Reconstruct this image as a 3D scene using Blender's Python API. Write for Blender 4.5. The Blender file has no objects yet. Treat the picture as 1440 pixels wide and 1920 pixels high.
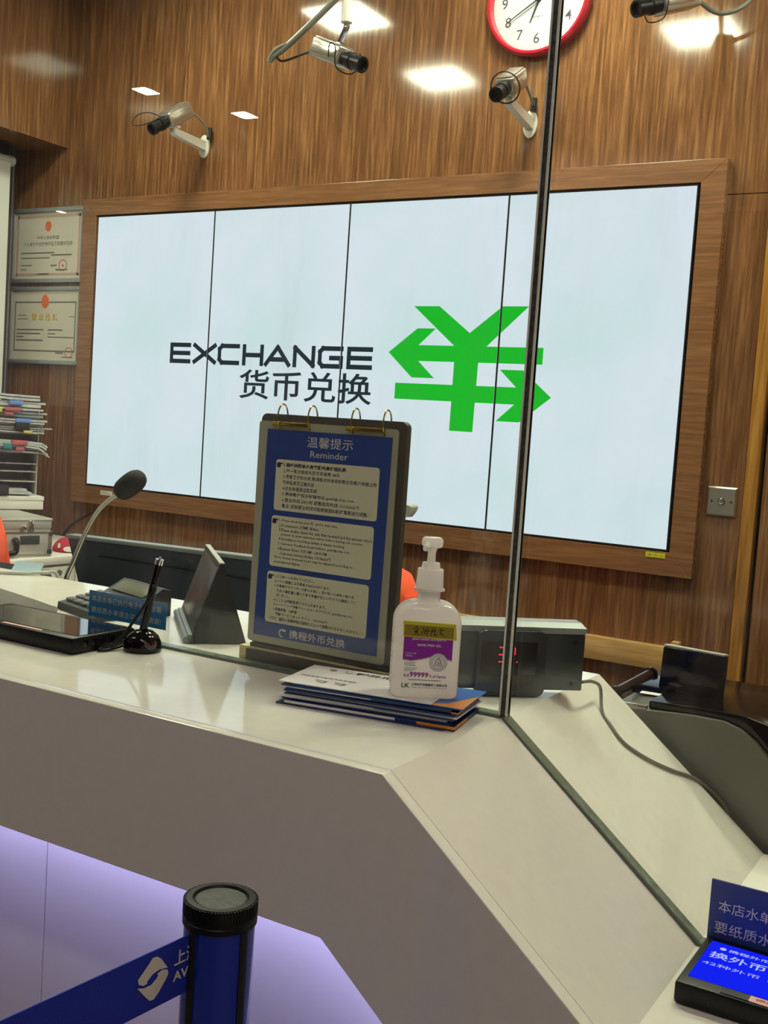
import bpy, bmesh, math, random
from mathutils import Matrix, Vector

# ---------------------------------------------------------------- scene, camera, light
scene = bpy.context.scene
col = scene.collection
random.seed(7)
scene.view_settings.view_transform = 'Standard'
scene.view_settings.look = 'None'
scene.view_settings.gamma = 1.0
scene.view_settings.use_curve_mapping = False
scene.view_settings.exposure = 0.0
scene.cycles.use_denoising = True
scene.cycles.max_bounces = 10
scene.cycles.transparent_max_bounces = 24
scene.cycles.sample_clamp_indirect = 40.0

YAW, PITCH, ROLL = -0.5326, -0.0766, 0.0662
cam_d = bpy.data.cameras.new('camera')
cam = bpy.data.objects.new('camera', cam_d)
col.objects.link(cam)
scene.camera = cam
cam_d.sensor_fit = 'VERTICAL'
cam_d.sensor_height = 36.0
cam_d.lens = 36.0 * 2079.8 / 1920.0
cam_d.clip_start = 0.02
fw = Vector((math.sin(YAW) * math.cos(PITCH), math.cos(YAW) * math.cos(PITCH), math.sin(PITCH)))
rt = Vector((math.cos(YAW), -math.sin(YAW), 0))
up = rt.cross(fw)
rt2 = math.cos(ROLL) * rt + math.sin(ROLL) * up
up2 = -math.sin(ROLL) * rt + math.cos(ROLL) * up
cm = Matrix.Identity(4)
for i in range(3):
    cm[i][0], cm[i][1], cm[i][2] = rt2[i], up2[i], -fw[i]
    cm[i][3] = (3.36, -3.286, 1.42)[i]
cam.matrix_world = cm

HALL = (0.20, 0.165, 0.155)      # dim hall air around the booth
world = bpy.data.worlds.new('hall_air')
scene.world = world
world.use_nodes = True
world.node_tree.nodes['Background'].inputs[0].default_value = (*HALL, 1)
world.node_tree.nodes['Background'].inputs[1].default_value = 1.75

PANEL_STRENGTH = 74.0            # booth ceiling LED panels
FILL_STRENGTH = 15.0             # unseen fill strips added on the hall ceiling
SPOT_STRENGTH = 60.0             # hall downlights
GLOW_STRENGTH = 16.0              # violet strip under the counter

# ---------------------------------------------------------------- material helpers
def lin(c):
    if isinstance(c, str):
        c = tuple(int(c[i:i + 2], 16) / 255 for i in (0, 2, 4))
    return tuple(x / 12.92 if x <= 0.04045 else ((x + 0.055) / 1.055) ** 2.4 for x in c)

def mat(name, c, rough=0.5, metal=0.0, coat=0.0, noise=0.0, nscale=30.0, emit=None, es=0.0, alpha=1.0, bump=0.0, spec=0.5):
    m = bpy.data.materials.new(name)
    m.use_nodes = True
    nt = m.node_tree
    b = nt.nodes['Principled BSDF']
    c = lin(c)
    b.inputs['Base Color'].default_value = (*c, 1)
    b.inputs['Roughness'].default_value = rough
    b.inputs['Metallic'].default_value = metal
    b.inputs['Coat Weight'].default_value = coat
    b.inputs['Coat Roughness'].default_value = 0.05
    b.inputs['Specular IOR Level'].default_value = spec
    b.inputs['Alpha'].default_value = alpha
    if emit:
        b.inputs['Emission Color'].default_value = (*lin(emit), 1)
        b.inputs['Emission Strength'].default_value = es
    if noise or bump:
        tc = nt.nodes.new('ShaderNodeTexCoord')
        n = nt.nodes.new('ShaderNodeTexNoise')
        n.inputs['Scale'].default_value = nscale
        n.inputs['Detail'].default_value = 4
        nt.links.new(tc.outputs['Object'], n.inputs['Vector'])
        if noise:
            r = nt.nodes.new('ShaderNodeValToRGB')
            r.color_ramp.elements[0].position = 0.3
            r.color_ramp.elements[1].position = 0.7
            r.color_ramp.elements[0].color = (*[x * (1 - noise) for x in c], 1)
            r.color_ramp.elements[1].color = (*[min(1, x * (1 + noise)) for x in c], 1)
            nt.links.new(n.outputs['Fac'], r.inputs['Fac'])
            nt.links.new(r.outputs['Color'], b.inputs['Base Color'])
        if bump:
            bp = nt.nodes.new('ShaderNodeBump')
            bp.inputs['Strength'].default_value = bump
            bp.inputs['Distance'].default_value = 0.002
            nt.links.new(n.outputs['Fac'], bp.inputs['Height'])
            nt.links.new(bp.outputs['Normal'], b.inputs['Normal'])
    return m

def wood(name, dark, mid, light, scale=(1, 1, 0.05), rough=0.095, freq=1.0):
    m = bpy.data.materials.new(name)
    m.use_nodes = True
    nt = m.node_tree
    N, L = nt.nodes.new, nt.links.new
    b = nt.nodes['Principled BSDF']
    tc = N('ShaderNodeTexCoord')
    mp = N('ShaderNodeMapping')
    mp.inputs['Scale'].default_value = scale
    L(tc.outputs['Object'], mp.inputs['Vector'])
    big = N('ShaderNodeTexNoise')
    big.inputs['Scale'].default_value = 9 * freq
    big.inputs['Detail'].default_value = 3
    big.inputs['Distortion'].default_value = 0.7
    L(mp.outputs['Vector'], big.inputs['Vector'])
    rings = N('ShaderNodeMath'); rings.operation = 'MULTIPLY'; rings.inputs[1].default_value = 46.0
    L(big.outputs['Fac'], rings.inputs[0])
    sn = N('ShaderNodeMath'); sn.operation = 'SINE'
    L(rings.outputs[0], sn.inputs[0])
    fine = N('ShaderNodeTexNoise')
    fine.inputs['Scale'].default_value = 85 * freq
    fine.inputs['Detail'].default_value = 5
    fine.inputs['Roughness'].default_value = 0.65
    L(mp.outputs['Vector'], fine.inputs['Vector'])
    a1 = N('ShaderNodeMath'); a1.operation = 'MULTIPLY_ADD'; a1.inputs[1].default_value = 0.075; a1.inputs[2].default_value = 0.0
    L(sn.outputs[0], a1.inputs[0])
    a2 = N('ShaderNodeMath'); a2.operation = 'ADD'
    L(a1.outputs[0], a2.inputs[0]); L(fine.outputs['Fac'], a2.inputs[1])
    r = N('ShaderNodeValToRGB')
    e = r.color_ramp.elements
    e[0].position, e[1].position = 0.28, 0.74
    e[0].color, e[1].color = (*lin(dark), 1), (*lin(light), 1)
    k = e.new(0.5); k.color = (*lin(mid), 1)
    L(a2.outputs[0], r.inputs['Fac'])
    L(r.outputs['Color'], b.inputs['Base Color'])
    b.inputs['Roughness'].default_value = rough
    b.inputs['Specular IOR Level'].default_value = 0.5
    return m

def glass_mat(name, tint):
    m = bpy.data.materials.new(name)
    m.use_nodes = True
    nt = m.node_tree
    nt.nodes.clear()
    N, L = nt.nodes.new, nt.links.new
    out = N('ShaderNodeOutputMaterial')
    lw = N('ShaderNodeLayerWeight'); lw.inputs['Blend'].default_value = 0.5
    p = N('ShaderNodeMath'); p.operation = 'POWER'; p.inputs[1].default_value = 5.0
    L(lw.outputs['Facing'], p.inputs[0])
    ma = N('ShaderNodeMath'); ma.operation = 'MULTIPLY_ADD'; ma.inputs[1].default_value = 0.96; ma.inputs[2].default_value = 0.04
    L(p.outputs[0], ma.inputs[0])
    t = N('ShaderNodeBsdfTransparent'); t.inputs[0].default_value = (*tint, 1)
    g = N('ShaderNodeBsdfGlossy'); g.inputs['Roughness'].default_value = 0.0
    mx = N('ShaderNodeMixShader')
    L(ma.outputs[0], mx.inputs[0]); L(t.outputs[0], mx.inputs[1]); L(g.outputs[0], mx.inputs[2])
    # faint slanted marks: a thin patchy pale diffuse film over the pane
    tc = N('ShaderNodeTexCoord'); mp = N('ShaderNodeMapping')
    mp.inputs['Rotation'].default_value = (0, 0.5, 0); mp.inputs['Scale'].default_value = (9, 9, 1.6)
    n = N('ShaderNodeTexNoise'); n.inputs['Scale'].default_value = 2.2; n.inputs['Detail'].default_value = 7; n.inputs['Roughness'].default_value = 0.6
    L(tc.outputs['Object'], mp.inputs['Vector']); L(mp.outputs['Vector'], n.inputs['Vector'])
    r = N('ShaderNodeMapRange'); r.inputs['From Min'].default_value = 0.52; r.inputs['From Max'].default_value = 0.85
    r.inputs['To Min'].default_value = 0.003; r.inputs['To Max'].default_value = 0.07
    L(n.outputs['Fac'], r.inputs['Value'])
    d = N('ShaderNodeBsdfDiffuse'); d.inputs[0].default_value = (0.6, 0.58, 0.55, 1)
    mx2 = N('ShaderNodeMixShader')
    L(r.outputs[0], mx2.inputs[0]); L(mx.outputs[0], mx2.inputs[1]); L(d.outputs[0], mx2.inputs[2])
    L(mx2.outputs[0], out.inputs[0])
    return m

def emis(name, c, s, noise=None):
    m = bpy.data.materials.new(name)
    m.use_nodes = True
    nt = m.node_tree
    nt.nodes.clear()
    out = nt.nodes.new('ShaderNodeOutputMaterial')
    e = nt.nodes.new('ShaderNodeEmission')
    e.inputs[0].default_value = (*lin(c), 1)
    e.inputs[1].default_value = s
    if noise:
        tc = nt.nodes.new('ShaderNodeTexCoord')
        n = nt.nodes.new('ShaderNodeTexNoise')
        n.inputs['Scale'].default_value = noise[0]
        n.inputs['Detail'].default_value = 3
        nt.links.new(tc.outputs['Object'], n.inputs['Vector'])
        r = nt.nodes.new('ShaderNodeValToRGB')
        r.color_ramp.elements[0].position = 0.32
        r.color_ramp.elements[1].position = 0.62
        r.color_ramp.elements[0].color = (*lin(noise[1]), 1)
        r.color_ramp.elements[1].color = (*lin(c), 1)
        nt.links.new(n.outputs['Fac'], r.inputs['Fac'])
        nt.links.new(r.outputs['Color'], e.inputs[0])
    nt.links.new(e.outputs[0], out.inputs[0])
    return m

M = {}
M['wood'] = wood('wall_laminate', '573b24', '754f32', '956e47', freq=1.25)
M['wood_left'] = M['wood']
M['frame_h'] = wood('frame_laminate', '6d4a2f', '7d5638', '8e6645', (0.06, 1, 1), 0.22, 1.6)
M['trim_wood'] = wood('trim_laminate', '7c5220', '9c6c2e', 'b3833e', (1, 1, 0.05), 0.22)
M['tan'] = wood('tan_beech', 'a8824e', 'bb955e', 'c8a46c', (0.08, 1, 1), 0.35)
M['block_wood'] = wood('pale_block_wood', 'a99a6a', 'c6b98a', 'd8cc9e', (0.2, 1, 1), 0.5, 3)
M['stone'] = mat('white_engineered_stone', 'e6e4da', 0.07, noise=0.02, nscale=60)
M['kick'] = mat('matte_white_panel', 'cfcad2', 0.4, noise=0.02, nscale=9)
M['gap'] = mat('dark_gap', '0c0c0c', 0.8)
M['ceiling'] = mat('ceiling_white', 'c9c6be', 0.8)
M['floor'] = mat('grey_floor_tile', '77716c', 0.3, noise=0.05, nscale=4)
M['hallwall'] = mat('hall_wall_beige', '8c7f76', 0.6)
M['glass'] = glass_mat('clear_glass', (0.965, 0.975, 0.965))
M['gedge'] = mat('glass_polished_edge', '717e73', 0.25, spec=0.8, noise=0.3, nscale=90)
M['chamfer'] = mat('glass_frosted_chamfer', 'd9dfd4', 0.3)
M['seal'] = mat('silicone_seal', '45453c', 0.4, noise=0.5, nscale=160)
M['seal_pale'] = mat('silicone_bead_grey_green', '626c5c', 0.4)
M['screen'] = emis('lit_white_screen', 'e6f1fb', 0.99, (2.3, 'd4edef'))
M['scr_dark'] = emis('screen_dark_lettering', '2c3a40', 0.8)
M['scr_green'] = emis('screen_green_symbol', '22c832', 0.9)
M['bottle'] = mat('white_translucent_bottle', 'f5f1ec', 0.2, coat=0.8)
nt = M['bottle'].node_tree      # the wall of the bottle lets light through
tl_ = nt.nodes.new('ShaderNodeBsdfTranslucent'); tl_.inputs[0].default_value = (1.0, 0.97, 0.94, 1)
mx_ = nt.nodes.new('ShaderNodeMixShader'); mx_.inputs[0].default_value = 0.55
nt.links.new(nt.nodes['Principled BSDF'].outputs[0], mx_.inputs[1]); nt.links.new(tl_.outputs[0], mx_.inputs[2])
nt.links.new(mx_.outputs[0], nt.nodes['Material Output'].inputs[0])
M['black'] = mat('black_plastic', '0a0b0c', 0.38, spec=0.3)
M['matteblack'] = mat('matte_black', '0f1114', 0.75, noise=0.2, nscale=900)
M['gloss'] = mat('gloss_black', '0a0a0b', 0.12, spec=0.35)
M['dkglass'] = mat('dark_glass_screen', '0b0d10', 0.05, coat=1.0)
M['dkgrey'] = mat('dark_grey_plastic', '33383a', 0.45)
M['ledbox'] = mat('dark_acrylic', '242d2f', 0.15)
M['grey'] = mat('grey_plastic', '6f7064', 0.35)
M['lgrey'] = mat('light_grey_plastic', 'b4b6ae', 0.4)
M['white'] = mat('white_plastic', 'e6e3de', 0.3, coat=0.2)
M['white_paint'] = mat('white_painted_metal', 'dcd9cf', 0.45)
M['paper'] = mat('white_paper', 'e4e2e2', 0.6)
M['alu'] = mat('brushed_aluminium', 'b9b4ab', 0.28, metal=0.85, noise=0.05, nscale=200)
M['alu_case'] = mat('ribbed_aluminium', 'c6c4ba', 0.4, metal=0.45)
M['chrome'] = mat('chrome', 'd8d8d6', 0.1, metal=1.0)
M['brass'] = mat('brass', 'b99b45', 0.2, metal=1.0)
M['red'] = mat('red_enamel', 'a31226', 0.2, coat=0.6)
M['redcloth'] = mat('red_cloth', 'b0203a', 0.8, bump=0.3, nscale=500)
M['orange'] = mat('orange_cloth', 'f25a2c', 0.75, bump=0.5, nscale=25)
M['clockface'] = mat('clock_face_white', 'b4b8bd', 0.4)
M['ink'] = mat('black_ink', '15161a', 0.5)
M['inkgrey'] = mat('grey_ink', '6d6d68', 0.6)
M['inkpale'] = mat('faded_grey_ink', '86837a', 0.6)
M['inkblue'] = mat('navy_ink', '1c2550', 0.5)
M['inkred'] = mat('red_ink', 'b04a3c', 0.6)
M['gold'] = mat('gold_ink', 'c6a53a', 0.4)
M['boardblue'] = mat('print_blue', '234494', 0.35)
M['cream'] = mat('print_cream', 'e4e2c4', 0.4)
M['sleeve'] = mat('pale_grey_sleeve', 'a9a994', 0.25, spec=0.6)
M['cover'] = mat('dark_leather_cover', '3d3a33', 0.5, bump=0.3, nscale=300)
M['offwhite'] = mat('off_white_print', 'd8d8d0', 0.5)
M['cert'] = mat('certificate_paper', 'c7c1b4', 0.5, noise=0.02, nscale=12)
M['certpink'] = mat('certificate_border_pink', 'b79a90', 0.5)
M['certframe'] = mat('silver_grey_frame', '8d9496', 0.35, metal=0.3)
M['certgold'] = mat('emblem_red_gold', 'd8683a', 0.5, noise=0.3, nscale=120)
M['leafblue'] = mat('leaflet_blue', '2f61b0', 0.35)
M['leafdark'] = mat('leaflet_navy', '1d3563', 0.4)
M['leaforange'] = mat('leaflet_orange', 'd5872f', 0.4)
M['purple'] = mat('label_purple', '8a1f9c', 0.3)
M['yellow'] = mat('fluorescent_yellow', 'c9c41e', 0.5)
M['olive'] = mat('olive_yellow', '8f7c12', 0.5)
M['signteal'] = mat('sign_blue', '1577b4', 0.3)
M['signnavy'] = mat('sign_navy', '2c3d7c', 0.3)
M['postblue'] = mat('post_blue', '0a2c9c', 0.22, coat=0.4)
M['belt'] = mat('belt_blue', '08259a', 0.7, bump=0.2, nscale=900)
M['beltprint'] = mat('belt_print_grey', 'cfcabd', 0.7)
M['tabscreen'] = emis('tablet_blue_screen', '1423f5', 0.95)
M['tabtext'] = emis('tablet_screen_lettering', 'b9c4ff', 0.9)
M['ledred'] = emis('red_led_digits', 'ff1f3c', 1.6)
M['blind'] = mat('white_blind_fabric', 'd5d6d0', 0.7)
M['navy'] = mat('dark_navy_panel', '1d2834', 0.5)
M['paleblue'] = mat('pale_blue_plastic', '8ea6b2', 0.35)
M['rim'] = mat('grey_rim', '7d8486', 0.4)
M['tag_blue'] = mat('clip_blue', '5f86c8', 0.5)
M['tag_red'] = mat('clip_red', 'b2565e', 0.5)
M['tag_yel'] = mat('clip_yellow', 'c2bd52', 0.5)
M['tag_teal'] = mat('clip_teal', '2b7d86', 0.5)
M['sheets'] = mat('document_paper', 'b3b6b4', 0.6, noise=0.15, nscale=40)
M['tray'] = mat('translucent_grey_tray', 'c6c5bc', 0.35)
M['key'] = mat('calculator_key', '5b6163', 0.4)
M['keygreen'] = mat('calculator_key_green', '2d8a72', 0.4)
M['lcd'] = mat('calculator_display', '5e6053', 0.3)
M['pink'] = mat('pink_sticker', 'e3b9b4', 0.5)
M['led_panel'] = emis('ceiling_led_panel', 'fdffdf', PANEL_STRENGTH)
M['hall_fill'] = emis('hall_fill_emission', 'ffece6', FILL_STRENGTH)
M['hall_spot'] = emis('hall_downlight', 'fff6e0', SPOT_STRENGTH)
M['glow'] = emis('violet_led_strip', 'c6c2ff', GLOW_STRENGTH)

# ---------------------------------------------------------------- geometry helpers
def T(x, y, z): return Matrix.Translation((x, y, z))
def RZ(a): return Matrix.Rotation(a, 4, 'Z')
def RX(a): return Matrix.Rotation(a, 4, 'X')
def RY(a): return Matrix.Rotation(a, 4, 'Y')
def FRAME(o, x, y):
    x = Vector(x).normalized(); z = x.cross(Vector(y)).normalized(); y = z.cross(x)
    m = Matrix.Identity(4)
    for i in range(3):
        m[i][0], m[i][1], m[i][2], m[i][3] = x[i], y[i], z[i], o[i]
    return m
def FRONT(o, a=0):      # a plane that faces -Y, turned by a about Z
    return FRAME(o, (math.cos(a), math.sin(a), 0), (0, 0, 1))
def TOP(o, a=0):
    return FRAME(o, (math.cos(a), math.sin(a), 0), (-math.sin(a), math.cos(a), 0))

class G:
    def __init__(s): s.bm = bmesh.new()
    def _add(s, b, m=None):
        if m is not None: b.transform(m)
        me = bpy.data.meshes.new('tmp'); b.to_mesh(me); b.free()
        s.bm.from_mesh(me); bpy.data.meshes.remove(me)
        return s
    def box(s, x0, x1, y0, y1, z0, z1, bev=0, m=None, seg=2):
        b = bmesh.new()
        bmesh.ops.create_cube(b, size=1, matrix=T((x0 + x1) / 2, (y0 + y1) / 2, (z0 + z1) / 2) @ Matrix.Diagonal((x1 - x0, y1 - y0, z1 - z0, 1)))
        if bev: bmesh.ops.bevel(b, geom=b.edges[:], offset=bev, segments=seg, affect='EDGES', profile=0.5)
        return s._add(b, m)
    def cyl(s, p0, p1, r0, r1=None, n=24, bev=0):
        r1 = r0 if r1 is None else r1
        p0, p1 = Vector(p0), Vector(p1); d = p1 - p0
        q = d.to_track_quat('Z', 'Y').to_matrix().to_4x4()
        return s.lathe([(0, 0), (r0, 0), (r1, d.length), (0, d.length)], T(*p0) @ q, n)
    def lathe(s, prof, m=None, n=32):
        b = bmesh.new(); rings = []
        for r, z in prof:
            if r < 1e-7: rings.append([b.verts.new((0, 0, z))])
            else: rings.append([b.verts.new((r * math.cos(2 * math.pi * k / n), r * math.sin(2 * math.pi * k / n), z)) for k in range(n)])
        for A, B in zip(rings, rings[1:]):
            for k in range(n):
                l = (k + 1) % n
                if len(A) == 1 and len(B) == 1: continue
                if len(A) == 1: b.faces.new((A[0], B[l], B[k]))
                elif len(B) == 1: b.faces.new((A[k], A[l], B[0]))
                else: b.faces.new((A[k], A[l], B[l], B[k]))
        bmesh.ops.recalc_face_normals(b, faces=b.faces[:])
        return s._add(b, m)
    def loft(s, rings, m=None, cap=True):
        b = bmesh.new(); R = [[b.verts.new(p) for p in r] for r in rings]
        n = len(R[0])
        for A, B in zip(R, R[1:]):
            for k in range(n):
                l = (k + 1) % n; b.faces.new((A[k], A[l], B[l], B[k]))
        if cap: b.faces.new(R[0][::-1]); b.faces.new(R[-1])
        bmesh.ops.recalc_face_normals(b, faces=b.faces[:])
        return s._add(b, m)
    def tube(s, pts, r, n=10, smooth=True, sub=6, closed=False):
        P = [Vector(p) for p in pts]
        if smooth and len(P) > 2:
            Q = []; k = len(P)
            for i in range(k if closed else k - 1):
                if closed: a, b_, c, d = P[(i - 1) % k], P[i], P[(i + 1) % k], P[(i + 2) % k]
                else: a, b_, c, d = P[max(i - 1, 0)], P[i], P[i + 1], P[min(i + 2, k - 1)]
                for j in range(sub):
                    t = j / sub
                    Q.append(0.5 * ((2 * b_) + (c - a) * t + (2 * a - 5 * b_ + 4 * c - d) * t * t + (3 * b_ - a - 3 * c + d) * t ** 3))
            if not closed: Q.append(P[-1])
            P = Q
        rings = []; nrm = None; k = len(P)
        for i, p in enumerate(P):
            if closed: t = (P[(i + 1) % k] - P[(i - 1) % k]).normalized()
            else: t = (P[min(i + 1, k - 1)] - P[max(i - 1, 0)]).normalized()
            if nrm is None: nrm = t.orthogonal().normalized()
            nrm = (nrm - t * nrm.dot(t)).normalized(); bi = t.cross(nrm)
            rings.append([p + r * (math.cos(2 * math.pi * q / n) * nrm + math.sin(2 * math.pi * q / n) * bi) for q in range(n)])
        if closed: rings.append(rings[0])
        return s.loft(rings, cap=not closed)
    def prism(s, pts, d, m=None, bev=0):
        b = bmesh.new()
        A = [b.verts.new((x, y, 0)) for x, y in pts]
        f = b.faces.new(A)
        if d:
            r = bmesh.ops.extrude_face_region(b, geom=[f])
            bmesh.ops.translate(b, verts=[v for v in r['geom'] if isinstance(v, bmesh.types.BMVert)], vec=(0, 0, d))
            bmesh.ops.recalc_face_normals(b, faces=b.faces[:])
            if bev: bmesh.ops.bevel(b, geom=b.edges[:], offset=bev, segments=2, affect='EDGES', profile=0.5)
        else:
            f.normal_update()
            if f.normal.z < 0: f.normal_flip()
        return s._add(b, m)
    def stroke(s, pts, w, m, lift=0.0):      # flat ink stroke in the plane m
        for (ax, ay), (bx, by) in zip(pts, pts[1:]):
            dx, dy = bx - ax, by - ay; l = math.hypot(dx, dy) or 1e-6
            ux, uy = dx / l * w / 2, dy / l * w / 2
            s.prism([(ax - ux + uy, ay - uy - ux), (bx + ux + uy, by + uy - ux), (bx + ux - uy, by + uy + ux), (ax - ux - uy, ay - uy + ux)], 0, m @ T(0, 0, lift))
        return s
    def text(s, body, m, x, y, w=None, h=None, size=None, bold=0.0, align='L', res=2):
        """lettering in plane m: lower-left corner of its bounds at x, y; fitted to w and/or h"""
        c = bpy.data.curves.new('lettering', 'FONT'); c.body = body; c.resolution_u = res; c.offset = bold
        if size: c.size = size
        o = bpy.data.objects.new('lettering', c)
        me = bpy.data.meshes.new_from_object(o)
        bpy.data.objects.remove(o); bpy.data.curves.remove(c)
        if not len(me.vertices): return s
        xs = [v.co.x for v in me.vertices]; ys = [v.co.y for v in me.vertices]
        x0, x1, y0, y1 = min(xs), max(xs), min(ys), max(ys)
        sx = (w / (x1 - x0)) if w else None; sy = (h / (y1 - y0)) if h else None
        if sx is None: sx = sy or 1
        if sy is None: sy = sx
        off = {'L': 0, 'C': -(x1 - x0) * sx / 2, 'R': -(x1 - x0) * sx}[align]
        if size: mm = T(x + off - x0 * sx, y, 0)
        else: mm = T(x + off - x0 * sx, y - y0 * sy, 0)
        me.transform(m @ mm @ Matrix.Diagonal((sx, sy, 1, 1)))
        s.bm.from_mesh(me); bpy.data.meshes.remove(me)
        return s

TM = {}
def mesh_obj(name, g, m, parent=None, world=False, smooth=35):
    if parent is not None and world: g.bm.transform(TM[parent.name].inverted())
    me = bpy.data.meshes.new(name); g.bm.to_mesh(me); g.bm.free()
    ms = m if isinstance(m, (list, tuple)) else [m]
    for q in ms: me.materials.append(M[q] if isinstance(q, str) else q)
    if smooth:
        me.shade_smooth(); me.set_sharp_from_angle(angle=math.radians(smooth))
    o = bpy.data.objects.new(name, me); col.objects.link(o)
    if parent is not None:
        o.parent = parent; TM[o.name] = TM[parent.name]
    else: TM[o.name] = Matrix.Identity(4)
    return o

def thing(name, label, cat, loc=(0, 0, 0), rz=0.0, group=None):
    o = bpy.data.objects.new(name, None); col.objects.link(o)
    o.empty_display_size = 0.05
    o.location = loc; o.rotation_euler = (0, 0, rz)
    o['label'] = label; o['category'] = cat
    if group: o['group'] = group
    TM[o.name] = T(*loc) @ RZ(rz)
    return o

def tag(o, label, cat, group=None):
    o['label'] = label; o['category'] = cat
    if group: o['group'] = group
    return o

def struct(name, g, m, smooth=35):
    o = mesh_obj(name, g, m, None, False, smooth); o['kind'] = 'structure'; return o

def rrect(w, h, r, n=6, cx=0.0, cy=0.0):
    P = []
    for (sx, sy, a0) in ((1, 1, 0), (-1, 1, 90), (-1, -1, 180), (1, -1, 270)):
        for k in range(n + 1):
            a = math.radians(a0 + 90 * k / n)
            P.append((cx + sx * (w / 2 - r) + r * math.cos(a), cy + sy * (h / 2 - r) + r * math.sin(a)))
    return P

# ---------------------------------------------------------------- the room
WALL = 0.03
CEIL = 3.12
YF, YG, YB = -2.348, -2.062, -1.720      # counter front, glass, counter back
XB, ZT = 2.8245, 1.0763                  # where the counter bends, its top
SL, LL = 0.815, 0.2549                   # slope, run of the slope
ZL = ZT - SL * LL                        # low counter
XFB, ZFB = 2.764, 0.8892                 # lower edge of the fascia

struct('wall_back', G().box(-0.6, 2.614, WALL, WALL + 0.1, 0, 2.157).box(-0.6, 2.614, WALL, WALL + 0.1, 2.160, CEIL)
       .box(2.614, 4.4, WALL, WALL + 0.1, 2.160, CEIL).box(3.62, 4.4, WALL, WALL + 0.1, 0, 2.157).box(-0.6, 4.4, WALL + 0.1, WALL + 0.12, 0, CEIL), 'wood', 0)
struct('wall_left', G().box(-0.66, -0.56, -2.30, WALL, 0, CEIL), 'wood', 0)
struct('wall_right', G().box(4.3, 4.4, -2.30, WALL, 0, CEIL), 'wood', 0)
struct('soffit', G().box(-0.56, -0.22, -2.30, WALL, 2.477, CEIL), 'wood_left', 0)
struct('ceiling', G().box(-5.0, 7.0, -9.0, WALL + 0.12, CEIL, CEIL + 0.08), 'ceiling', 0)
struct('floor', G().box(-5.0, 7.0, -9.0, WALL + 0.12, -0.08, 0), 'floor', 0)
struct('wall_hall', G().box(-5.0, 7.0, -9.1, -9.0, 0, CEIL), 'hallwall', 0)
d = struct('door_1', G().box(2.668, 3.60, WALL, WALL + 0.04, 0.01, 2.15, 0.002), 'wood', 0)
struct('trim_1', G().box(2.618, 2.656, WALL - 0.014, WALL + 0.05, 0, 2.157, 0.002), 'trim_wood', 0)
struct('trim_2', G().box(-0.520, -0.470, -0.065, -0.02, 0, 2.476, 0.003), 'dkgrey', 0)

# service counter: one thing, top, fascia and recessed kick panel
ctr = thing('service_counter', 'white stone service counter with high top, sloped drop and low top', 'counter', (1.6, -2.0, 0))
def counter_top():
    g = G(); b = bmesh.new()
    outer = [(-0.55, YF + 0.018), (XB, YF + 0.018), (XB, YB), (-0.55, YB)]
    hole = [(1.30, -2.045), (1.955, -2.045), (1.985, -2.025), (1.985, -1.995), (1.945, -1.952), (1.85, -1.924), (1.729, -1.893), (1.55, -1.872), (1.30, -1.865)]
    vo = [b.verts.new((x, y, ZT)) for x, y in outer]; vh = [b.verts.new((x, y, ZT)) for x, y in hole]
    es = [b.edges.new((L[i], L[(i + 1) % len(L)])) for L in (vo, vh) for i in range(len(L))]
    bmesh.ops.triangle_fill(b, use_beauty=True, edges=es)
    for f in b.faces:
        f.normal_update()
        if f.normal.z < 0: f.normal_flip()
    lo = [b.verts.new((x, y, ZT - 0.045)) for x, y in hole]
    for i in range(len(hole)):
        j = (i + 1) % len(hole); b.faces.new((vh[i], vh[j], lo[j], lo[i]))
    b.faces.new(lo)
    g._add(b)
    g.prism([(-0.55, ZT), (XB, ZT), (XB, ZT - 0.05), (-0.55, ZT - 0.05)], 0, FRONT((0, YB, 0)) @ RY(math.pi) @ Matrix.Diagonal((-1, 1, 1, 1)))
    # slope and low part
    t = 0.03
    prof = [(XB, ZT), (XB + LL, ZL), (4.2, ZL), (4.2, ZL - t), (XB + LL - 0.012, ZL - t), (XB - 0.012, ZT - t)]
    g.prism(prof, YB - YF - 0.018, FRAME((0, YB, 0), (1, 0, 0), (0, 0, 1)))
    return g
mesh_obj('countertop', counter_top(), 'stone', ctr, True, 20)
g = G()
x3 = XFB + (ZFB - (ZL - 0.187)) / SL
prof = [(-0.55, ZT), (XB, ZT), (XB + LL, ZL), (4.2, ZL), (4.2, ZL - 0.187), (x3, ZL - 0.187), (XFB, ZFB), (-0.55, ZFB)]
g.prism(prof, 0.018, FRAME((0, YF + 0.018, 0), (1, 0, 0), (0, 0, 1)), bev=0.0012)
mesh_obj('fascia', g, 'stone', ctr, True, 20)
def kick_top(x): return 1.04 if x < XB - 0.03 else max(0.83, 1.04 - SL * (x - XB + 0.03))
for a, b_ in ((-0.55, 0.93), (0.932, 1.59), (1.592, 2.2535), (2.2555, 2.92), (2.922, 4.2)):
    xs = sorted({a, b_, *[x for x in (XB - 0.03, 3.052) if a < x < b_]})
    mesh_obj('kick_panel', G().prism([(a, 0.02)] + [(b_, 0.02)] + [(x, kick_top(x)) for x in xs[::-1]], 0.02, FRONT((0, -2.225, 0))), 'kick', ctr, True, 0)
mesh_obj('plinth', G().box(-0.55, 4.2, -2.22, -2.0, 0, 0.80), 'dkgrey', ctr, True, 0)
g = G().box(-0.5, XFB + 0.03, YF + 0.03, YF + 0.05, ZFB + 0.028, ZFB + 0.036)
g.box(0, math.hypot(x3 - XFB, ZFB - (ZL - 0.187)), -0.01, 0.01, 0, 0.008, 0, FRAME((XFB + 0.03, YF + 0.04, ZFB + 0.028), (x3 - XFB, 0, (ZL - 0.187) - ZFB), (0, 1, 0)))
mesh_obj('light_strip', g, 'glow', ctr, True, 0)

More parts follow.
